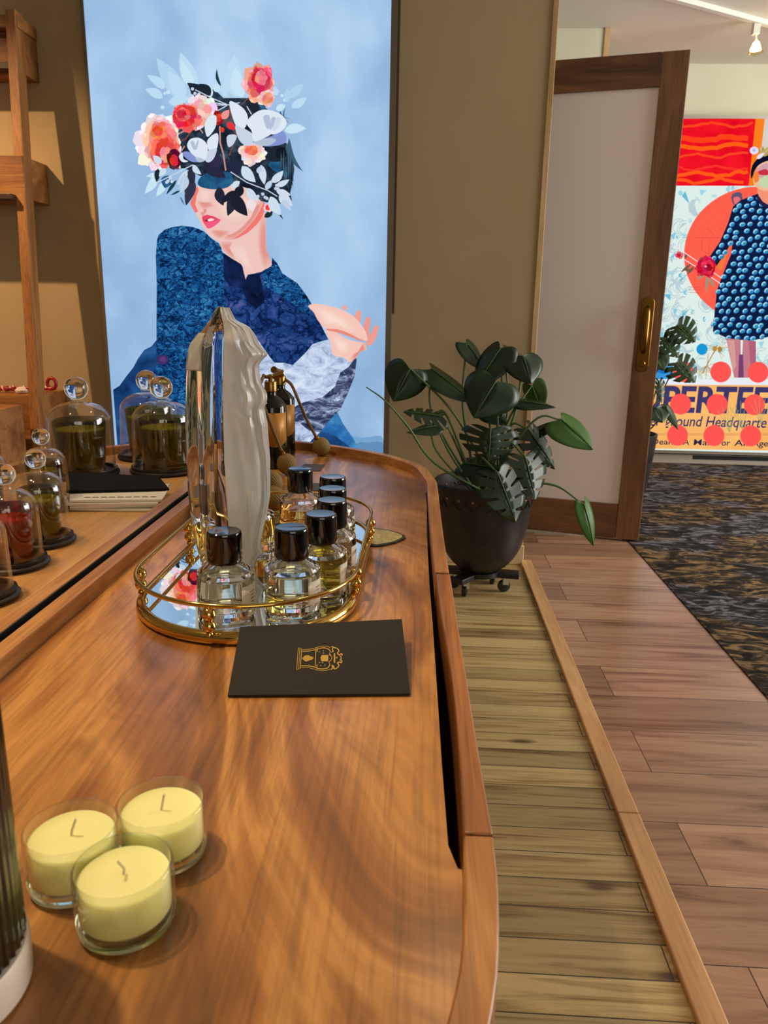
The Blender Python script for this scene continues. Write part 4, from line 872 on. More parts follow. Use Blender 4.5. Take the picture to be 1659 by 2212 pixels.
CRY = solid_glass('lead_crystal', (.99, .99, .985), 1.52)
link_mesh('clear_body', data(v, f), CRY, stt, 32)
fr_, t_, b_ = new_mat('frosted_crystal'); t_.nodes.remove(b_)
rf = nd(t_, 'ShaderNodeBsdfRefraction'); rf.inputs['Roughness'].default_value = .55; rf.inputs['IOR'].default_value = 1.25; rf.inputs[0].default_value = (.94, .93, .91, 1)
tl = nd(t_, 'ShaderNodeBsdfTranslucent'); tl.inputs[0].default_value = (.95, .93, .90, 1)
df = nd(t_, 'ShaderNodeBsdfDiffuse'); df.inputs[0].default_value = (.93, .91, .88, 1)
gs = nd(t_, 'ShaderNodeBsdfGlossy'); gs.inputs['Roughness'].default_value = .28
m1 = nd(t_, 'ShaderNodeMixShader'); m1.inputs[0].default_value = .45; t_.links.new(tl.outputs[0], m1.inputs[1]); t_.links.new(df.outputs[0], m1.inputs[2])
m2 = nd(t_, 'ShaderNodeMixShader'); m2.inputs[0].default_value = .26; t_.links.new(m1.outputs[0], m2.inputs[1]); t_.links.new(rf.outputs[0], m2.inputs[2])
m3 = nd(t_, 'ShaderNodeMixShader'); frs = nd(t_, 'ShaderNodeFresnel'); frs.inputs[0].default_value = 1.5
t_.links.new(frs.outputs[0], m3.inputs[0]); t_.links.new(m2.outputs[0], m3.inputs[1]); t_.links.new(gs.outputs[0], m3.inputs[2]); t_.links.new(m3.outputs[0], t_.nodes['Material Output'].inputs[0])
NL, NK = 110, 40; v = []
for i in range(NL):
    y = 664 + (1229 - 664) * i / (NL - 1); z = zmap(at_y(480, y, SY).z)
    D_ = wx(interp(Dp, y) + .6 + 8 * min(1, (y - 655) / 60), y); R_ = wx(interp(Rp, y), y); w = max(R_ - D_, .001)
    th = .027 * min(1, .25 + .75 * max(0, (y - 662) / 70) ** .6) * (1 - .3 * max(0, (y - 1090) / 140))
    for q in range(NK):
        a = math.pi * q / (NK - 1) - math.pi / 2
        u = math.cos(a) ** .75 if math.cos(a) > 0 else 0
        x = D_ + w * u
        fold = .0050 * (abs(math.sin(5.2 * a + 1.6 * math.sin((y - 664) / 105.0) + (y - 664) / 95)) - .5) + .0024 * (abs(math.sin(11 * a - (y - 664) / 70)) - .5) + .0016 * math.sin(17 * a - (y - 664) / 30) * (1 if y < 960 else .4)
        bulge = .006 * math.exp(-((y - 905) / 40) ** 2) * max(0, math.sin(a * 2 + 2.2)) + .004 * math.exp(-((y - 735) / 22) ** 2)
        yy = SY + math.sin(a) * th * (1.0 - .15 * u) - (fold + bulge) * (1 if a < .4 else -1) * min(1, (1.02 - abs(2 * q / (NK - 1) - 1)) * 6)
        v.append((x, yy, z))
f = [(i * NK + j, i * NK + j + 1, (i + 1) * NK + j + 1, (i + 1) * NK + j) for i in range(NL - 1) for j in range(NK - 1)] + [(i * NK, (i + 1) * NK, (i + 1) * NK + NK - 1, i * NK + NK - 1) for i in range(NL - 1)] + [tuple(range(NK)), tuple((NL - 1) * NK + j for j in range(NK))]
link_mesh('frosted_figure', data(v, f), fr_, stt, 50)['label'] = 'frosted draped figure along right side'
# frosted shoulder panel at upper left of the statue
pv = []
for y in range(720, 801, 4):
    z = zmap(at_y(480, y, SY).z); L, M_ = wx(interp(Lp, y), y), wx(interp(Mp, y), y); th = .026 * min(1, .30 + .70 * ((y - 662) / 60) ** .6)
    for t in (0.10, .3, .5, .7, .9):
        pv.append((L + (M_ - L) * t, SY - th * (.42 + .45 * t) - .0006 - .0012 * math.sin(t * 9 + y / 9), z))
pf = [(i * 5 + j, i * 5 + j + 1, (i + 1) * 5 + j + 1, (i + 1) * 5 + j) for i in range(20) for j in range(4)]
o = link_mesh('frosted_shoulder', data(pv, pf, None, False), fr_, stt, 60); sm = o.modifiers.new('thick', 'SOLIDIFY'); sm.thickness = .0008; sm.offset = -1

# ================================================================== GLASS DOMES WITH CANDLES
def dome_meshes(R, H, kr, br, bh, th=.0018):
    base = MB().lathe([(br - .004, 0), (br, .003), (br, bh * .45), (br - .004, bh * .6), (br - .007, bh), (R + .003, bh), (R + .002, bh * .55), (.0005, bh * .55)], 56, cap1=False)
    sh = H - 2 * kr - .006; r0 = R * .985
    o = [(R, bh * .6)]
    for k in range(1, 6): o.append((R + (r0 - R) * k / 5 - R * .04 * k / 5, bh * .6 + (sh * .74 - bh * .6) * k / 5))
    rr = o[-1][0]; zz = o[-1][1]
    for k in range(1, 13):
        a = math.pi / 2 * k / 12; o.append((rr * (.22 + .78 * math.cos(a)) if k < 12 else rr * .24, zz + (sh - zz) * math.sin(a) ** 1.0))
    o += [(rr * .20, sh + .003), (kr * .62, sh + .007)]
    inn = [(r - th, z) for r, z in o[:-3]]
    g = MB().lathe(o + [(kr * .3, sh + .007)] + [(kr * .3, sh - th)] + inn[::-1], 64, cap0=False, cap1=False)
    n = 24; kn = [(max(kr * math.sin(math.pi * i / n), 1e-5), sh + .0045 + kr - kr * math.cos(math.pi * i / n)) for i in range(2, n + 1)]
    kb = MB().lathe([(.0004, kn[0][1] - .001)] + kn, 40, cap0=False, cap1=False)
    return tuple(data(m.v, m.f) for m in (base, g, kb))
BIG = dome_meshes(.0585, .178, .0205, .0645, .012); SMALL = dome_meshes(.0345, .124, .0125, .0405, .011)
def cloche(kind, label, loc, group):
    t = thing('glass_cloche', label, 'glass dome', loc, 0, group); bs, g, k = kind
    link_mesh('base', bs, [] if bs.materials else BLACKBASE, t, 40)
    d = link_mesh('dome', g, [] if g.materials else CLEAR, t, 50)
    link_mesh('knob', k, [] if k.materials else KNOBGLASS, d, 180)
    return t
def candle(label, loc, R, H, tint, tname, wax, fill, group):
    t = thing('scented_candle', label, 'candle', loc, 0, group)
    th = .0022
    MB().lathe([(R * .86 - .002, 0), (R * .86, .001), (R * .90, H * .3), (R, H), (R - .0008, H + .0006), (R - th, H - .0004), (R * .90 - th, H * .3), (R * .86 - th, .006), (.0004, .0058), (.0004, 0)], 56, cap0=True, cap1=False).build('vessel', thin_glass(tname, tint, .9, .03), t, 45)
    lv = H * fill; k1 = lambda z: (R * (.90 + .10 * max(0, (z / H - .3)) / .7) if z > H * .3 else R * (.86 + .04 * z / (H * .3))) - th - .0004
    MB().lathe([(.0004, .0064), (k1(.0064), .0064), (k1(H * .3), H * .3), (k1(lv), lv), (k1(lv) - .001, lv + .0004), (.0004, lv)], 48, cap0=False, cap1=False).build('wax', wax, t, 45)
    MB().tube([(0, 0, lv), (.0004, 0, lv + .008), (.0012, 0, lv + .013)], .0008, n=6).build('wick', plain('cotton_wick', (196, 186, 160), .9), t)
    return t
OWAX = plain('olive_wax', (200, 194, 70), 0.5, 0, .4, 0, .9, .016); RWAX = plain('red_wax', (206, 70, 36), 0.5, 0, .4, 0, .9, .016)
OL = (.52, .49, .12); RDt = (.62, .14, .05)
GB, GS = 'large candle domes at the back of the left table', 'small candle domes at the front of the left table'
def spot_xy(px, py, z=TZ): return tuple(at_z(px, py, z))[:2]
for lab, xy, kind, tint, tn, wax, cl in (
    ('large glass dome over olive candle, behind the black envelope and left of the picture', (180, 1025), BIG, OL, 'olive_vessel', OWAX, 'large dark olive candle under the dome behind the black envelope'),
    ('large glass dome over dark candle, touching left side of the crystal statue', (358, 1018), BIG, OL, 'olive_vessel', OWAX, 'large dark olive candle under the dome beside the crystal statue'),
    ('large glass dome over dark candle, farthest back against the lit picture', (326, 988), BIG, OL, 'olive_vessel', OWAX, 'large dark olive candle under the farthest dome'),
    ('small glass dome over olive candle, beside the white booklets', (94, 1172), SMALL, OL, 'olive_vessel', OWAX, 'small olive green candle under the dome beside the white booklets'),
    ('small glass dome over red candle, nearest whole dome at left edge', (30, 1222), SMALL, RDt, 'red_vessel', RWAX, 'small red candle glowing under the dome at left edge'),
    ('small glass dome just behind the dome with olive candle', (103, 1099), SMALL, OL, 'olive_vessel', OWAX, 'small olive candle under the dome behind another dome'),
    ('small glass dome cut by left edge, behind the other small domes', (-26, 1112), SMALL, OL, 'olive_vessel', OWAX, 'small olive candle under the rearmost small dome at left edge'),
    ('small glass dome mostly outside left edge, nearest the black seam', (-45, 1295), SMALL, RDt, 'red_vessel', RWAX, None)):
    X, Y = spot_xy(*xy); big = kind is BIG
    if big: 
        cloche(kind, lab, (X, Y, TZ + .0004), GB); candle(cl, (X, Y, TZ + .0072), .046, .094, tint, tn, wax, .82, 'large candles under domes')
    else:
        cloche(kind, lab, (X, Y, TZ + .0004), GS)
        if cl: candle(cl, (X, Y, TZ + .0067), .0262, .066, tint, tn, wax, .80, 'small candles under domes')

# ================================================================== TEA LIGHTS
TLG = thin_glass('tealight_glass', (.95, .96, .92), 1, .02)
TLB = solid_glass('tealight_base_glass', (.80, .88, .70), 1.5)
TWAX = plain('cream_wax', (246, 240, 168), 0.45, 0, .4, 0, .6, .008)
def tealight(label, xy, wa, lean):
    t = thing('tealight_candle', label, 'tea light', (xy[0], xy[1], TZ + .0004), wa, 'tea lights on the table')
    R, H = .0243, .0335
    MB().lathe([(R - .0045, .0055), (R - .0022, .0058), (R, .0062), (R, H - .0008), (R - .0006, H), (R - .0015, H), (R - .0018, H - .0008), (R - .0018, .0078)], 56, cap0=False, cap1=False).build('glass_cup', TLG, t, 60)
    MB().lathe([(.0004, 0), (R - .0035, 0), (R - .001, .0016), (R - .0002, .0060), (.0004, .0066)], 56, cap0=False, cap1=False).build('glass_foot', TLB, t, 60)
    r = R - .0020
    MB().lathe([(.0004, .0072), (r - .001, .0074), (r, .0090), (r, H - .0072), (r - .0012, H - .0060), (.010, H - .0064), (.0025, H - .0064), (.0004, H - .0060)], 48, cap0=False, cap1=False).build('wax', TWAX, t, 60)
    MB().tube(spline([(0, 0, H - .0064), (.0006, 0, H - .003), (lean, 0, H + .0035)], 4), .0007, n=8).build('wick', plain('pale_wick', (214, 198, 160), .9), t, 60)
tealight('cream tea light in clear glass, nearest to the viewer of three', (-.1402, .3159), 1.2, -.003)
tealight('cream tea light in clear glass, left one beside the dark ribbed candle', (-.1785, .3425), .3, .003)
tealight('cream tea light in clear glass, right rear one of three', (-.1383, .3670), .4, .002)

# ================================================================== BIG RIBBED CANDLE, near left
VX, VY, VR = -.209, .269, .0395
rc = thing('ribbed_candle', 'tall dark green ribbed candle on white base, cut by left edge', 'candle', (VX, VY, TZ + .0004))
MB().lathe([(VR - .003, 0), (VR, .0015), (VR + .0003, .018), (VR - .001, .0205), (.001, .0205)], 96, cap1=False).build('base', plain('white_ceramic', (226, 212, 196), 0.4), rc, 40)
rb = lambda i, z: .016 * math.cos(i * math.pi / 2)
gm, t_, b_ = new_mat('dark_green_glass'); b_.inputs['Base Color'].default_value = lin((30, 26, 8)); b_.inputs['Roughness'].default_value = .12; b_.inputs['Coat Weight'].default_value = .5
MB().lathe([(VR - .005, .021), (VR - .0016, .0225), (VR - .0016, .150), (VR - .004, .157), (VR - .008, .158), (VR - .008, .148), (.001, .147)], 192, cap1=False, rib=rb).build('ribbed_glass', gm, rc, 60)
MB().lathe([(VR - .009, .1475), (.001, .1485)], 48, cap1=False).build('wax', OWAX, rc)

# ================================================================== CARDS AND PAPERS
def slab(name, corners, th, m, parent=None, bevel=.0004):
    c = [Vector(p) for p in corners]; n = (c[1] - c[0]).cross(c[3] - c[0]).normalized()
    if n.z < 0: n = -n
    mb = MB(); mb.add([p for p in c] + [p + n * th for p in c], [(3, 2, 1, 0), (4, 5, 6, 7)] + [(i, (i + 1) % 4, 4 + (i + 1) % 4, 4 + i) for i in range(4)])
    return mb.build(name, m, parent, None, bevel), n
fz = .7495
cc = [at_z(519, 1358, fz), None, at_z(886, 1503, TZ + .0008), at_z(492, 1506, TZ + .0008)]
_n = (cc[2] - cc[3]).cross(cc[0] - cc[3]); _d = ray(868, 1341); _o = Vector((0, 0, EYE)); cc[1] = _o + _d * ((cc[3] - _o).dot(_n) / _d.dot(_n))
cdt = thing('black_card', 'large matte black card with gold emblem leaning on the tray', 'card')
_, cn = slab('card', cc, .0022, BLACKCARD, cdt)
GF = plain('gold_foil', (232, 190, 96), 0.3, 0.85)
def on_card(u, v, h=.0026):
    a = cc[0].lerp(cc[1], u); b = cc[3].lerp(cc[2], u); return a.lerp(b, v) + cn * h
ev = MB()
def e3(x, y):   # emblem drawing space -> card surface
    px, py = 620 + x * .0844, 1380 + y * .0844
    d = ray(px, py); o = Vector((0, 0, EYE)); p0 = cc[0] + cn * .00245
    return o + d * ((p0 - o).dot(cn) / d.dot(cn))
def eline(pts, w, closed=False):
    P = [Vector((x, y, 0)) for x, y in pts]
    L = []; R_ = []
    for i, p in enumerate(P):
        a = P[i - 1] if i else P[0]; b = P[i + 1] if i + 1 < len(P) else P[-1]
        d = (b - a).normalized(); q = Vector((-d.y, d.x, 0)) * w / 2; L.append(p + q); R_.append(p - q)
    v = [e3(p.x, p.y) for p in L] + [e3(p.x, p.y) for p in R_]; n = len(L)
    ev.add(v, [(i, i + 1, n + i + 1, n + i) for i in range(n - 1)])
def epoly(pts): ev.add([e3(x, y) for x, y in pts], [tuple(range(len(pts)))])
sp = lambda P: [tuple(v)[:2] for v in spline([Vector((x, y, 0)) for x, y in P], 5)]
eline([(290, 230), (245, 795)], 18); eline([(330, 235), (295, 780)], 14); eline([(375, 250), (340, 750)], 20)
eline([(290, 228), (375, 250)], 10); eline([(245, 792), (345, 748)], 10)
eline(sp([(390, 280), (550, 268), (680, 245), (800, 210), (940, 190), (1040, 195), (1110, 225)]), 14)
eline(sp([(390, 318), (560, 310), (700, 280), (820, 245), (950, 232), (1060, 262), (1110, 330)]), 22)
eline(sp([(360, 690), (520, 690), (680, 715), (800, 760), (930, 770), (1040, 740), (1100, 660)]), 24)
eline(sp([(350, 735), (520, 735), (680, 770), (800, 805), (930, 815), (1030, 800), (1110, 770)]), 12)
eline([(735, 290), (720, 700)], 22); eline([(775, 260), (765, 330)], 24); eline([(770, 650), (765, 720)], 24)
epoly([(385, 500), (440, 440), (500, 415), (560, 420), (600, 450), (660, 460), (680, 490), (655, 525), (600, 545), (550, 560), (490, 580), (430, 550)])
epoly([(855, 480), (890, 415), (1055, 415), (1055, 575), (880, 575)])
eline(sp([(1075, 430), (1110, 400), (1130, 440), (1150, 490), (1125, 540), (1095, 580)]), 14); eline(sp([(1110, 330), (1085, 400), (1120, 430)]), 14); eline(sp([(1100, 660), (1075, 590), (1110, 560)]), 14)
eline(sp([(1130, 200), (1190, 210), (1160, 260), (1180, 310), (1140, 345)]), 26); eline(sp([(1190, 215), (1240, 230), (1290, 250), (1330, 310), (1290, 360), (1330, 410), (1390, 380), (1415, 400), (1390, 430)]), 24)
eline(sp([(1120, 790), (1170, 740), (1150, 680), (1190, 700), (1210, 780)]), 26); eline(sp([(1210, 770), (1270, 750), (1330, 680), (1290, 620), (1340, 590), (1390, 610), (1400, 560), (1360, 540)]), 24); eline(sp([(1350, 430), (1390, 490), (1350, 550)]), 20)
eline([(1215, 370), (1215, 610)], 34); eline([(1250, 490), (1290, 470)], 26)
for x, y in ((830, 330), (930, 305), (935, 365), (830, 605), (912, 610), (860, 680), (965, 670)): epoly([(x - 14, y), (x, y - 22), (x + 14, y), (x, y + 22)])
ev.build('gold_emblem', GF, cdt, None, 0, False)['label'] = 'gold foil emblem on card'
# medallion card
md = thing('medallion_card', 'gold embossed oval card with black edge beside the tray', 'card')
mo = [(768, 1140), (790, 1139), (815, 1144), (838, 1147), (860, 1152), (874, 1158), (876, 1163), (868, 1167), (856, 1173), (846, 1175), (830, 1179), (812, 1181), (795, 1179), (775, 1172), (764, 1158)]
mp_ = [tuple(at_z(x, y, TZ + .001))[:2] for x, y in mo]
MB().prism(mp_, TZ + .0005, TZ + .0024).build('card', plain('black_edge_card', (26, 25, 28), .5), md)
ctr = Vector((sum(p[0] for p in mp_) / len(mp_), sum(p[1] for p in mp_) / len(mp_)))
ip = [tuple(ctr + (Vector(p) - ctr) * (.86 + .03 * (i % 2))) for i, p in enumerate(mp_)]
gg = noisy('embossed_gold', (196, 168, 84), (222, 200, 120), 160, .4, bump=.6); gg.node_tree.nodes['Principled BSDF'].inputs['Metallic'].default_value = .7
MB().prism(ip, TZ + .0025, TZ + .0029).build('gold_face', gg, md)
GREYC = plain('dark_grey_card', (70, 64, 60), .6)
for lab, cs in (('small dark grey card lying behind the perfume bottles', [(657, 1003), (703, 1004), (692, 1018), (643, 1017)]), ('small dark grey card mostly hidden behind the bottle caps', [(676, 1044), (722, 1046), (716, 1062), (668, 1060)])):
    tag(slab('small_card', [at_z(x, y, TZ + .0004) for x, y in cs], .0007, GREYC, None, 0)[0], lab, 'card', 'small grey cards by the bottles')
# booklets and black envelope on the left table
bz = TZ + .0005
for i, (lab, cs, th) in enumerate((('white booklet at bottom of the stack', [(150, 1072), (352, 1062), (340, 1106), (140, 1103)], .004), ('white booklet second from bottom of the stack', [(146, 1068), (352, 1060), (338, 1096), (150, 1099)], .004), ('white booklet third from bottom of the stack', [(150, 1062), (360, 1054), (342, 1092), (144, 1093)], .004), ('white booklet with printed cover on top of the stack', [(152, 1058), (366, 1050), (352, 1084), (150, 1086)], .004))):
    c = [at_z(x, y, bz) for x, y in cs]; c = [Vector((min(p.x, -.3875), p.y, bz)) for p in c]
    bk = thing('booklet', lab, 'booklet', (0, 0, 0), 0, 'white booklets on the left table')
    slab('pages', c, th, WHITE_PAPER, bk, .0006)
    if i == 3:
        ln = MB(); a, b, d = c[3], c[2], c[0] - c[3]
        for j in range(9):
            p = a.lerp(b, .16 + j * .09) + d * .16; q = p + (b - a).normalized() * .009
            ln.add([p + Vector((0, 0, th + .0003)), q + Vector((0, 0, th + .0003)), q + d * .05 + Vector((0, 0, th + .0003)), p + d * .05 + Vector((0, 0, th + .0003))], [(0, 1, 2, 3)])
        ln.build('cover_lettering', plain('grey_ink', (120, 112, 100), .8), bk)
    bz += th + .0005
en = MB(); z_ = bz + .0003
pa, pb, pc, pd = at_z(142, 1054, z_), at_z(352, 1056, z_), at_z(366, 1058, z_), at_z(149, 1066, z_)
f1, f2_ = at_z(142, 1022, z_ + .012), at_z(344, 1034, z_ + .010)
pa, pd = at_z(144, 1066, z_), at_z(366, 1060, z_)
cs = [pa, pd, f2_, f1]; cs = [Vector((min(p.x, -.386), p.y, p.z)) for p in cs]
top = [p + Vector((0, 0, .004)) for p in cs]
base4 = [cs[0], cs[1], Vector((cs[2].x, cs[2].y, z_)), Vector((cs[3].x, cs[3].y, z_))]
en.add(base4 + top, [(3, 2, 1, 0), (4, 5, 6, 7)] + [(i, (i + 1) % 4, 4 + (i + 1) % 4, 4 + i) for i in range(4)])
tag(en.build('black_envelope', plain('deep_black_paper', (12, 11, 11), .8, 0, .2), None, None, .001), 'black padded envelope lying on top of the white booklets', 'envelope')

# ================================================================== BULB ATOMIZERS
AG = solid_glass('green_bottle_glass', (.20, .24, .05), 1.5)
agm, t_, b_ = new_mat('dark_bottle_green'); b_.inputs['Base Color'].default_value = lin((22, 24, 6)); b_.inputs['Roughness'].default_value = .08; b_.inputs['Transmission Weight'].default_value = .35; b_.inputs['IOR'].default_value = 1.5
BULB = plain('olive_bulb_fabric', (118, 92, 36), .7)
HOSE = plain('hose_fabric', (100, 72, 30), .7)
def atomizer(label, xy, bulb, path, lab_ang, knob_ang):
    t = thing('bulb_atomizer', label, 'perfume atomizer', (xy[0], xy[1], TZ + .0004), 0, 'bulb atomizers on the right table')
    R, H = .030, .120
    rb_ = lambda i, z: (.010 * math.cos(i * math.pi / 2) if .004 < z < H - .004 else 0)
    MB().lathe([(R - .003, 0), (R, .002), (R, .006), (R, H - .004), (R - .001, H), (R * .72, H + .010), (.0125, H + .017), (.0105, H + .020), (.0105, H + .026)], 160, rib=rb_).build('bottle', agm, t, 50)
    v = []
    for k in range(17):
        a = lab_ang + math.radians(-52 + 104 * k / 16); w = .5 + .5 * abs(k - 8) / 8
        zt = H - .012; zb = H - .078 + .012 * (abs(k - 8) / 8) ** 2 + .0015 * (k % 2)
        for z in (zb, zt): v.append((R * 1.016 * math.cos(a), R * 1.016 * math.sin(a), z))
    l = link_mesh('label', data(v, [(2 * k, 2 * k + 2, 2 * k + 3, 2 * k + 1) for k in range(16)]), plain('amber_label', (176, 122, 50), .5, .3), t, 60)
    s_ = l.modifiers.new('thick', 'SOLIDIFY'); s_.thickness = .0004; s_.offset = 1
    MB().lathe([(.0110, H + .0262), (.0118, H + .027), (.0118, H + .044), (.0112, H + .045), (.0045, H + .0455), (.0045, H + .058), (.0005, H + .059)], 32, cap1=False).build('collar', plain('brushed_bronze', (150, 112, 60), .3, 1), t, 40)
    hd = MB(); ka = knob_ang; dx, dy = math.cos(ka), math.sin(ka)
    hd.tube([(-dx * .012, -dy * .012, H + .054), (dx * .004, dy * .004, H + .054), (dx * .016, dy * .016, H + .057), (dx * .024, dy * .024, H + .059)], [.0032, .0048, .0060, .0072], n=16)
    hd.build('nozzle', plain('brushed_bronze', (150, 112, 60), .3, 1), t, 50)
    o = Vector((xy[0], xy[1], TZ + .0004))
    MB().tube([p - o for p in spline(path, 8)], .0032, n=10).build('hose', HOSE, t, 60)
    bc, up = bulb; bo = MB()
    Mb = Matrix.Translation(Vector(bc) - o) @ Vector((0, 0, 1)).rotation_difference(Vector(up)).to_matrix().to_4x4()
    rr = .0182; n = 20
    pr = [(max(rr * math.sin(math.pi * k / n), 1e-4), -rr * 1.12 * math.cos(math.pi * k / n)) for k in range(n + 1)]
    bo.lathe(pr, 120, 0, (0, 0, 0), False, False, Mb, rib=lambda i, z: .022 * math.cos(i * math.pi / 2))
    bb = bo.build('bulb', BULB, t, 60)
    MB().lathe([(.0035, 0), (.0055, .0005), (.0055, .003), (.0035, .006), (.0032, .009)], 20, M=Mb @ Matrix.Translation((0, 0, rr * 1.10))).build('ferrule', OLDBRASS, bb, 40)
def A_(px, py, Y): return at_y(px, py, Y)
fb = at_z(588, 1008, TZ); bb_ = at_z(607, 982, TZ)
Yb1 = at_z(697, 985, TZ).y
c1 = at_y(694, 968, Yb1); c1.z = TZ + .0204
up1 = (A_(678, 935, Yb1 - .01) - c1).normalized()
tip = c1 + up1 * .0275
atomizer('bulb atomizer standing farthest back, hose reaching over to right bulb', (bb_.x, bb_.y), (c1, up1), [Vector((bb_.x, bb_.y, TZ + .1775)), A_(616, 819, bb_.y), A_(630, 832, bb_.y - .01), A_(646, 868, bb_.y - .02), A_(662, 905, Yb1), tip], math.radians(-60), math.radians(250))
c2 = at_z(620, 1012, TZ + .012); c2.z = TZ + .0204; Yb2 = c2.y
c2 = at_y(620, 1001, Yb2); c2.z = TZ + .0204
up2 = (A_(600, 955, Yb2 - .0) - c2).normalized(); tip2 = c2 + up2 * .0275
atomizer('bulb atomizer beside the crystal statue, hose falling in front of it', (fb.x, fb.y), (c2, up2), [Vector((fb.x, fb.y, TZ + .1775)) + Vector((-.012, -.004, 0)), A_(562, 832, fb.y - .03), A_(558, 850, Yb2), A_(574, 888, Yb2), A_(592, 935, Yb2), tip2], math.radians(-65), math.radians(35))
for i, (bp, bx, lab) in enumerate((((586, 1052), (524, 1062), 'bulb atomizer hidden behind the crystal statue, farther of two bulbs showing'), ((591, 1090), (520, 1098), 'bulb atomizer hidden behind the crystal statue, nearer of two bulbs showing'))):
    b = at_z(bp[0], bp[1] + 14, TZ); c = at_y(bp[0], bp[1], b.y); c.z = TZ + .0204
    s = at_z(bx[0], bx[1], TZ); up = Vector((-.75, .25, .60)).normalized()
    atomizer(lab, (s.x, s.y), (c, up), [Vector((s.x, s.y, TZ + .1775)) + Vector((.008, 0, 0)), Vector((s.x + .035, s.y - .012, TZ + .160)), Vector((s.x + .043, s.y - .016, TZ + .09)), c + up * .0275 + Vector((-.004, 0, .012)), c + up * .0275], math.radians(-80), math.radians(200))

# ================================================================== LADDER SHELF, left
SX = -1.468
sh = thing('ladder_shelf', 'oak ladder shelf with box ledges against the beige wall', 'shelf')
def post(x0):
    mb = MB(); v = []
    for z, y in ((0.0, 2.835), (2.03, 2.985)):
        v += [(x0, y, z), (x0 + .036, y, z), (x0 + .036, y + .06, z), (x0, y + .06, z)]
    mb.add(v, [(3, 2, 1, 0), (4, 5, 6, 7)] + [(i, (i + 1) % 4, 4 + (i + 1) % 4, 4 + i) for i in range(4)]); return mb
post(SX - .036).build('post', SHELFWOOD, sh, None, .002); post(SX - .95).build('post', SHELFWOOD, sh, None, .002)
def sbox(z0, z1, y0, lip=0, xr=SX):
    mb = MB().box((SX - .91, y0, z0), (xr, WY - .002, z1 - (lip if lip else 0)))
    return mb
b1 = sbox(1.832, 1.972, 3.03, 0, SX + .0005).build('box_ledge', SHELFWOOD_X, sh, None, .002)
MB().box((SX - .95, 2.99, 1.973), (SX + .004, WY - .002, 2.015)).build('top_board', SHELFWOOD_X, sh, None, .002)
b2 = sbox(1.403, 1.548, 2.94, 0, SX - .0005).build('box_ledge', SHELFWOOD_X, sh, None, .002)
MB().box((SX - .91, 2.905, 1.395), (SX - .037, 2.9395, 1.415)).build('tester_lip', plain('dark_walnut', (56, 34, 18), .5), sh, None, .002)
MB().box((SX - .91, 2.98, 1.84), (SX - .037, 3.0295, 1.862)).build('tester_lip', plain('dark_walnut', (56, 34, 18), .5), sh, None, .002)
b3 = sbox(.46, .690, 2.895, 0, SX - .0005).build('box_ledge', SHELFWOOD_X, sh, None, .002)
dr = MB().box((SX - .91, 2.66, .44), (SX - .037, 2.8345, .662)).build('drawer_box', SHELFWOOD_X, sh, None, .002)
MB().box((SX - .87, 2.652, .46), (SX - .075, 2.6595, .628)).build('drawer_front', SHELFWOOD_X, dr, None, .001)
MB().box((SX - .87, 2.656, .630), (SX - .075, 2.6598, .638)).build('drawer_gap_shade', DARKVOID, dr)  # black strip painted in for the shade above the drawer front
# wrapped red sticks and packet on the lowest ledge
RDR = noisy('red_wrapper', (120, 12, 20), (176, 22, 30), 40, .35); WHW = plain('white_wrapper', (220, 206, 200), .5)
for i, (a, b, r, lab) in enumerate((((12, 846), (112, 832), .010, 'long red wrapped candy stick with loop end, behind post on low shelf'), ((-30, 866), (50, 860), .011, 'dark red wrapped candy stick in front of post on low shelf'))):
    zt = .6905 + r + .0042; pa = at_y(a[0], a[1], 3.00); pb = at_y(b[0], b[1], 3.02); pa.z = pb.z = zt; t = thing('candy_stick', lab, 'candy stick', tuple(pa))
    if i == 1: pa.y = 2.975; pb.y = 2.965
    d = pb - pa; t.location = pa; pts = [d * k / 8 for k in range(9)]
    MB().tube(pts, [r * (.8 + .2 * math.sin(k * 2.4)) for k in range(9)], n=10).build('wrapper', RDR, t, 60)
    ww = MB(); ww.tube([d * (.1 + .8 * k / 24) + Vector((0, math.cos(k * .9), math.sin(k * .9))) * (r * 1.02) for k in range(25)], .0026, n=6); ww.build('white_stripe', WHW, t, 60)
    if i == 0:
        MB().tube([d + Vector((.018 * math.sin(k * .62) , 0, .020 - .022 * math.cos(k * .62))) for k in range(11)], .007, n=8).build('loop', RDR, t, 60)
pk = at_z(8, 872, .664)
t = MB().box((pk.x - .10, 2.70, .6628), (pk.x + .022, 2.76, .690)); tag(t.build('red_packet', RDR, None, None, .006), 'small shiny red packet on drawer box of ladder shelf', 'packet')
wb = MB(); c = at_z(2, 853, .70)
wb.lathe([(.012, 0), (.020, .004), (.022, .012), (.012, .022), (.004, .026), (.0005, .026)], 14, ctr=(c.x, 2.96, .6906), cap1=False, rib=lambda i, z: .14 * math.cos(i * 2.4)); tag(wb.build('crumpled_bow', WHW, None, 40), 'crumpled white bow at left edge on low shelf', 'bow')

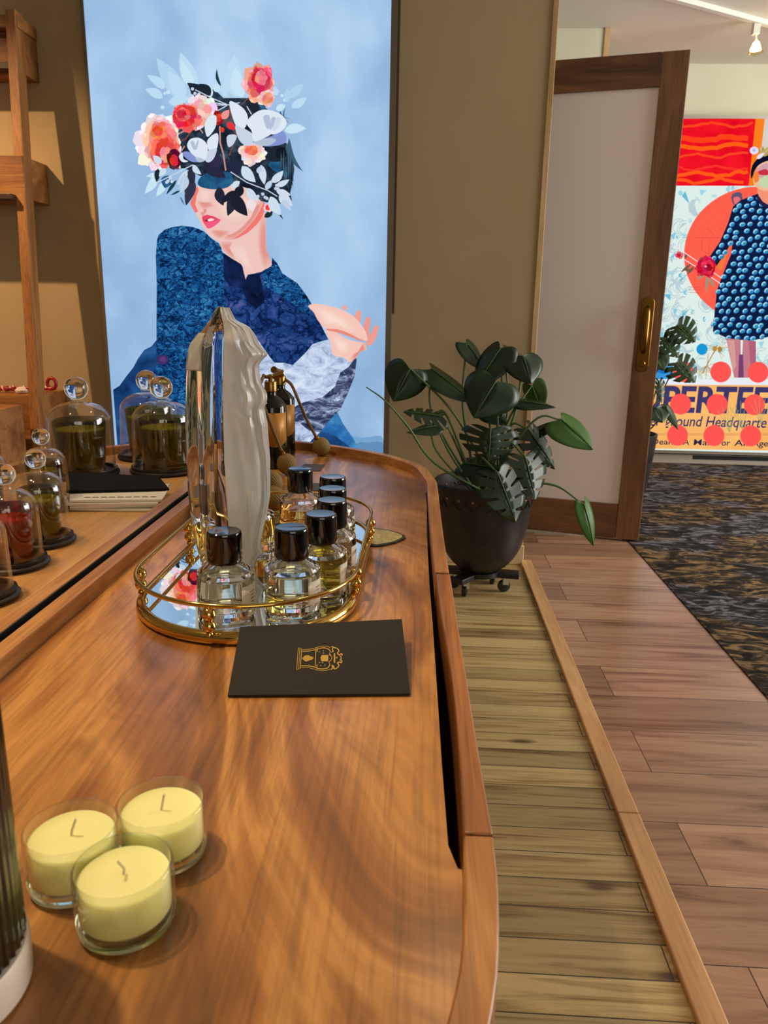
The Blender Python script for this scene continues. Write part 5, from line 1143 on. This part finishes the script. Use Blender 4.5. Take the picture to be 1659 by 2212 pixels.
# ================================================================== PLANTS
LEAFM, t_, b_ = new_mat('monstera_leaf')
mp = mapping(t_, (1, 1, 1)); n = noise(t_, mp, 9, 4); r = ramp(t_, [(0.3, (14, 33, 14)), (0.6, (26, 51, 20)), (0.8, (38, 66, 26))]); t_.links.new(n.outputs[0], r.inputs[0]); t_.links.new(r.outputs[0], b_.inputs['Base Color'])
b_.inputs['Roughness'].default_value = .38; b_.inputs['Specular IOR Level'].default_value = .45
LEAFB, t_, b_ = new_mat('young_leaf'); b_.inputs['Base Color'].default_value = lin((50, 92, 24)); b_.inputs['Roughness'].default_value = .4
STEMM = plain('green_stem', (74, 104, 50), .5)
MIDR = plain('leaf_midrib', (70, 104, 48), .5)
HEART = [(0.0, 0.05), (-.07, .12), (-.14, .24), (-.15, .36), (-.08, .46), (.05, .53), (.20, .55), (.36, .52), (.52, .45), (.68, .34), (.82, .21), (.93, .09), (1.0, 0.0)]
HS = spline([Vector((a, b, 0)) for a, b in HEART], 8)
def leaf(parent, b, tp, w, split=False, nrm=(0.0, -.85, .52), fold=.25, droop=.10, mat=None, roll=0.0, seed=0):
    b, tp = Vector(b), Vector(tp); e1 = tp - b; L = e1.length; e1n = e1 / L
    nn = Vector(nrm); nn = (nn - e1n * nn.dot(e1n)).normalized(); e2 = nn.cross(e1n)
    if roll: nn, e2 = nn * math.cos(roll) + e2 * math.sin(roll), e2 * math.cos(roll) - nn * math.sin(roll)
    rg = random.Random(seed); K = 5; v = []; f = []
    N = len(HS)
    for side in (1, -1):
        off = len(v); ph = rg.random() * 4
        for i, h in enumerate(HS):
            t = i / (N - 1); mu = t ** 1.25
            cut = 1.0
            if split and .26 < t < .9:
                c_ = (t * 6.2 + (.1 if side > 0 else .45)) % 1.0
                if c_ < .24: cut = .36
            for k in range(K):
                s = k / (K - 1) * cut
                u = mu + (h.x - mu) * s; q = h.y * 1.0 * s
                zz = -fold * q * w * 1.2 * (1 if True else 0) + .03 * w * math.sin(t * 9 + ph) * s - droop * L * u * u
                v.append(b + e1n * (u * L) + e2 * (side * q * w) + nn * zz)
        for i in range(N - 1):
            for k in range(K - 1):
                a = off + i * K + k; q4_ = (a, a + 1, a + K + 1, a + K); f.append(q4_ if side > 0 else q4_[::-1])
    o = link_mesh('leaf', data(v, f, None, False), mat or LEAFM, parent, 60)
    s = o.modifiers.new('thick', 'SOLIDIFY'); s.thickness = .0009; s.offset = 0
    MB().tube([b + e1n * (u * L * .96) + nn * (-droop * L * (u * .96) ** 2 + .0009) for u in [k / 8 for k in range(9)]], [.0022 * (1 - .75 * k / 8) for k in range(9)], n=6).build('midrib', MIDR, o, 60)
    return o
def stem(parent, pts, r0=.0055, r1=.003, m=None):
    P = spline(pts, 7); n = len(P)
    return MB().tube(P, [r0 + (r1 - r0) * i / (n - 1) for i in range(n)], n=8).build('stem', m or STEMM, parent, 60)
PC = Vector((.240, 2.80, 0)); PZ = .43
plant = thing('monstera_plant', 'large monstera plant in the dark pot before the beige wall', 'plant')
U = lambda x, y, Y: at_y(x, y, Y)
root = lambda k: Vector((PC.x + .05 * math.cos(k * 2.1), PC.y + .05 * math.sin(k * 2.1) - .03, PZ - .045))
LV = [ # base px, tip px, Yb, Yt, width px, split, normal, material, stem bend px
    ((886, 796), (850, 866), 2.78, 2.74, 88, 0, (.1, -.9, .3), None, (985, 900)),
    ((931, 796), (1026, 862), 2.84, 2.76, 80, 0, (.3, -.5, .85), None, (936, 900)),
    ((1008, 740), (1050, 796), 2.92, 2.88, 62, 0, (.6, -.6, .5), None, (1000, 880)),
    ((1082, 752), (1022, 838), 2.86, 2.80, 78, 0, (-.4, -.75, .6), None, (1085, 900)),
    ((1088, 750), (1130, 772), 2.90, 2.88, 50, 0, (.2, -.5, .8), None, (1095, 900)),
    ((1130, 768), (1149, 826), 2.84, 2.78, 84, 0, (.1, -.75, .7), None, (1110, 900)),
    ((1072, 822), (1024, 900), 2.72, 2.66, 112, 0, (-.1, -.9, .4), None, (1075, 930)),
    ((956, 900), (874, 884), 2.74, 2.70, 62, 1, (-.1, -.55, .8), None, (985, 960)),
    ((942, 920), (878, 930), 2.70, 2.66, 42, 0, (0, -.4, .9), None, (975, 985)),
    ((1149, 832), (1170, 888), 2.86, 2.86, 52, 0, (-.5, -.7, .3), LEAFB, (1110, 900)),
    ((1122, 866), (1200, 874), 2.78, 2.74, 42, 0, (0, -.45, .9), None, (1100, 905)),
    ((1212, 906), (1284, 966), 2.72, 2.66, 84, 0, (.5, -.75, .4), LEAFB, (1150, 912)),
    ((1140, 926), (1204, 1010), 2.74, 2.70, 72, 1, (.5, -.75, .45), None, (1100, 925)),
    ((1060, 926), (1056, 1000), 2.66, 2.62, 118, 1, (0, -.8, .6), None, (1045, 985)),
    ((1052, 884), (1096, 912), 2.82, 2.78, 56, 0, (.2, -.6, .75), None, (1060, 960)),
    ((1134, 986), (1160, 1078), 2.62, 2.56, 96, 1, (.3, -.85, .45), None, (1095, 960)),
    ((1074, 1020), (1118, 1128), 2.56, 2.50, 104, 1, (.2, -.9, .4), None, (1030, 985)),
    ((1262, 1090), (1288, 1180), 2.64, 2.62, 44, 0, (.5, -.8, .3), LEAFB, (1180, 1045)),
    ((1150, 935), (1215, 905), 2.80, 2.78, 36, 0, (.1, -.5, .8), None, (1110, 950)),
    ((1000, 1000), (1085, 1010), 2.74, 2.66, 60, 0, (0, -.6, .8), None, (1005, 1010))]
for i, (b, tp, yb, yt, wpx, spl, nr, mt, bd) in enumerate(LV):
    B3, T3 = U(*b, yb), U(*tp, yt); wm = wpx / FPX * 2.85
    leaf(plant, B3, T3, wm * .95, bool(spl), nr, .28, .08, mt, 0, i)
    rt = root(i); mid_ = U(bd[0], bd[1], (yb + rt.y) / 2)
    stem(plant, [rt, mid_, B3])
stem(plant, [root(3) + Vector((-.03, -.03, 0)), U(939, 1000, 2.66), U(880, 920, 2.62), U(832, 866, 2.60), U(791, 836, 2.60)], .006, .0018)
stem(plant, [root(5), U(960, 890, 2.78), U(936, 960, 2.74), root(5) + Vector((-.02, 0, .01))], .005, .003)
pot = thing('planter_pot', 'large dark bronze bowl planter with scalloped rivet trim', 'pot', (PC.x, PC.y, 0.088))
PR = .183
pp = [(.055, 0), (.072, .002), (.104, .026), (.132, .062), (.153, .110), (.172, .20), (.184, .318), (.187, .335), (.183, .341), (.176, .338), (.174, .30), (.171, .27), (.16, .26), (.001, .259)]
POTM = noisy('dark_bronze_pot', (14, 13, 15), (40, 34, 32), 14, .42, bump=.15)
MB().lathe(spline([Vector((r, z, 0)) for r, z in pp[:10]], 4) and [(v.x, v.y) for v in spline([Vector((r, z, 0)) for r, z in pp[:7]], 5)] + pp[7:11], 64, cap1=False).build('bowl', POTM, pot, 50)
MB().lathe([(.173, .285), (.10, .292), (.0005, .290)], 40, cap0=False, cap1=False).build('soil', noisy('dark_soil', (14, 11, 9), (34, 26, 20), 60, .95, bump=.8), pot, 60)
sc = MB(); rv = MB()
for k in range(22):
    a0 = 2 * math.pi * k / 22; P = []
    for j in range(9):
        a = a0 + 2 * math.pi / 22 * j / 8; z = .292 - .030 * math.sin(math.pi * j / 8); r = .1845 - (.318 - z) * .09 + .0008
        P.append((r * math.cos(a), r * math.sin(a), z))
    sc.tube(P, .0022, n=6)
    am = a0 + math.pi / 22; r = .1825; rv.sphere((r * math.cos(am), r * math.sin(am), .296), .0055, n=8)
sc.build('scallop_trim', POTM, pot, 60); rv.build('rivets', plain('copper_rivet', (150, 112, 84), .35, .8), pot, 60)
cad = thing('plant_caddy', 'black wheeled plant caddy under the dark bowl planter', 'plant caddy', (PC.x, PC.y, 0))
BP = plain('black_abs', (14, 14, 15), .45)
MB().lathe([(.07, .064), (.075, .066), (.075, .085), (.06, .0875)], 32).build('hub', BP, cad, 40)
for k in range(4):
    a = math.radians((-8, 52, 172, 232)[k]); Mr = Matrix.Rotation(a, 4, 'Z')
    MB().box((.05, -.026, .060), (.150, .026, .082), 0, Mr).build('arm', BP, cad, None, .004)
    w = Mr @ Vector((.095, 0, 0)); cs_ = MB().lathe([(.0005, -.010), (.016, -.010), (.0235, -.007), (.0235, .007), (.016, .010), (.0005, .010)], 28, cap0=False, cap1=False, M=Matrix.Translation((w.x, w.y, .0238)) @ Matrix.Rotation(a + .5, 4, 'Z') @ Matrix.Rotation(math.pi / 2, 4, 'X'))
    wh = cs_.build('caster', BP, cad, 40)
    MB().box((w.x - .006, w.y - .014, .030), (w.x + .018, w.y + .014, .0598)).build('bracket', STEEL, wh, None, .002)
# second plant beyond the door
PY = 4.25
pl2 = thing('monstera_plant', 'monstera plant half hidden behind the open door', 'plant')
r2 = Vector((U(1340, 1000, PY).x, PY, .40))
for i, (b, tp, wpx, spl, bd) in enumerate((((1462, 702), (1503, 738), 62, 1, (1420, 800)), ((1432, 728), (1466, 772), 50, 1, (1400, 850)), ((1462, 782), (1503, 826), 60, 1, (1410, 880)), ((1420, 762), (1434, 800), 44, 0, (1390, 880)), ((1418, 880), (1432, 912), 54, 0, (1390, 920)), ((1440, 882), (1466, 928), 18, 0, (1400, 930)), ((1424, 822), (1430, 870), 22, 1, (1390, 920)), ((1380, 690), (1350, 760), 70, 1, (1360, 850)))):
    B3, T3 = U(*b, PY - .05), U(*tp, PY - .10)
    leaf(pl2, B3, T3, wpx / FPX * 4.3, bool(spl), (.1, -.95, .2), .15, .04, None, 0, 40 + i)
    stem(pl2, [r2, U(bd[0], bd[1], PY), B3])
p2 = thing('planter_pot', 'dark bowl planter standing behind the open door', 'pot', (r2.x, r2.y, .0085))
MB().lathe([(.12, 0), (.15, .1), (.17, .28), (.18, .40), (.172, .40), (.165, .36)], 40, cap1=False).build('bowl', POTM, p2, 50)
MB().lathe([(.164, .355), (.0005, .362)], 32, cap0=False, cap1=False).build('soil', plain('dark_soil_plain', (24, 19, 15), .95), p2)
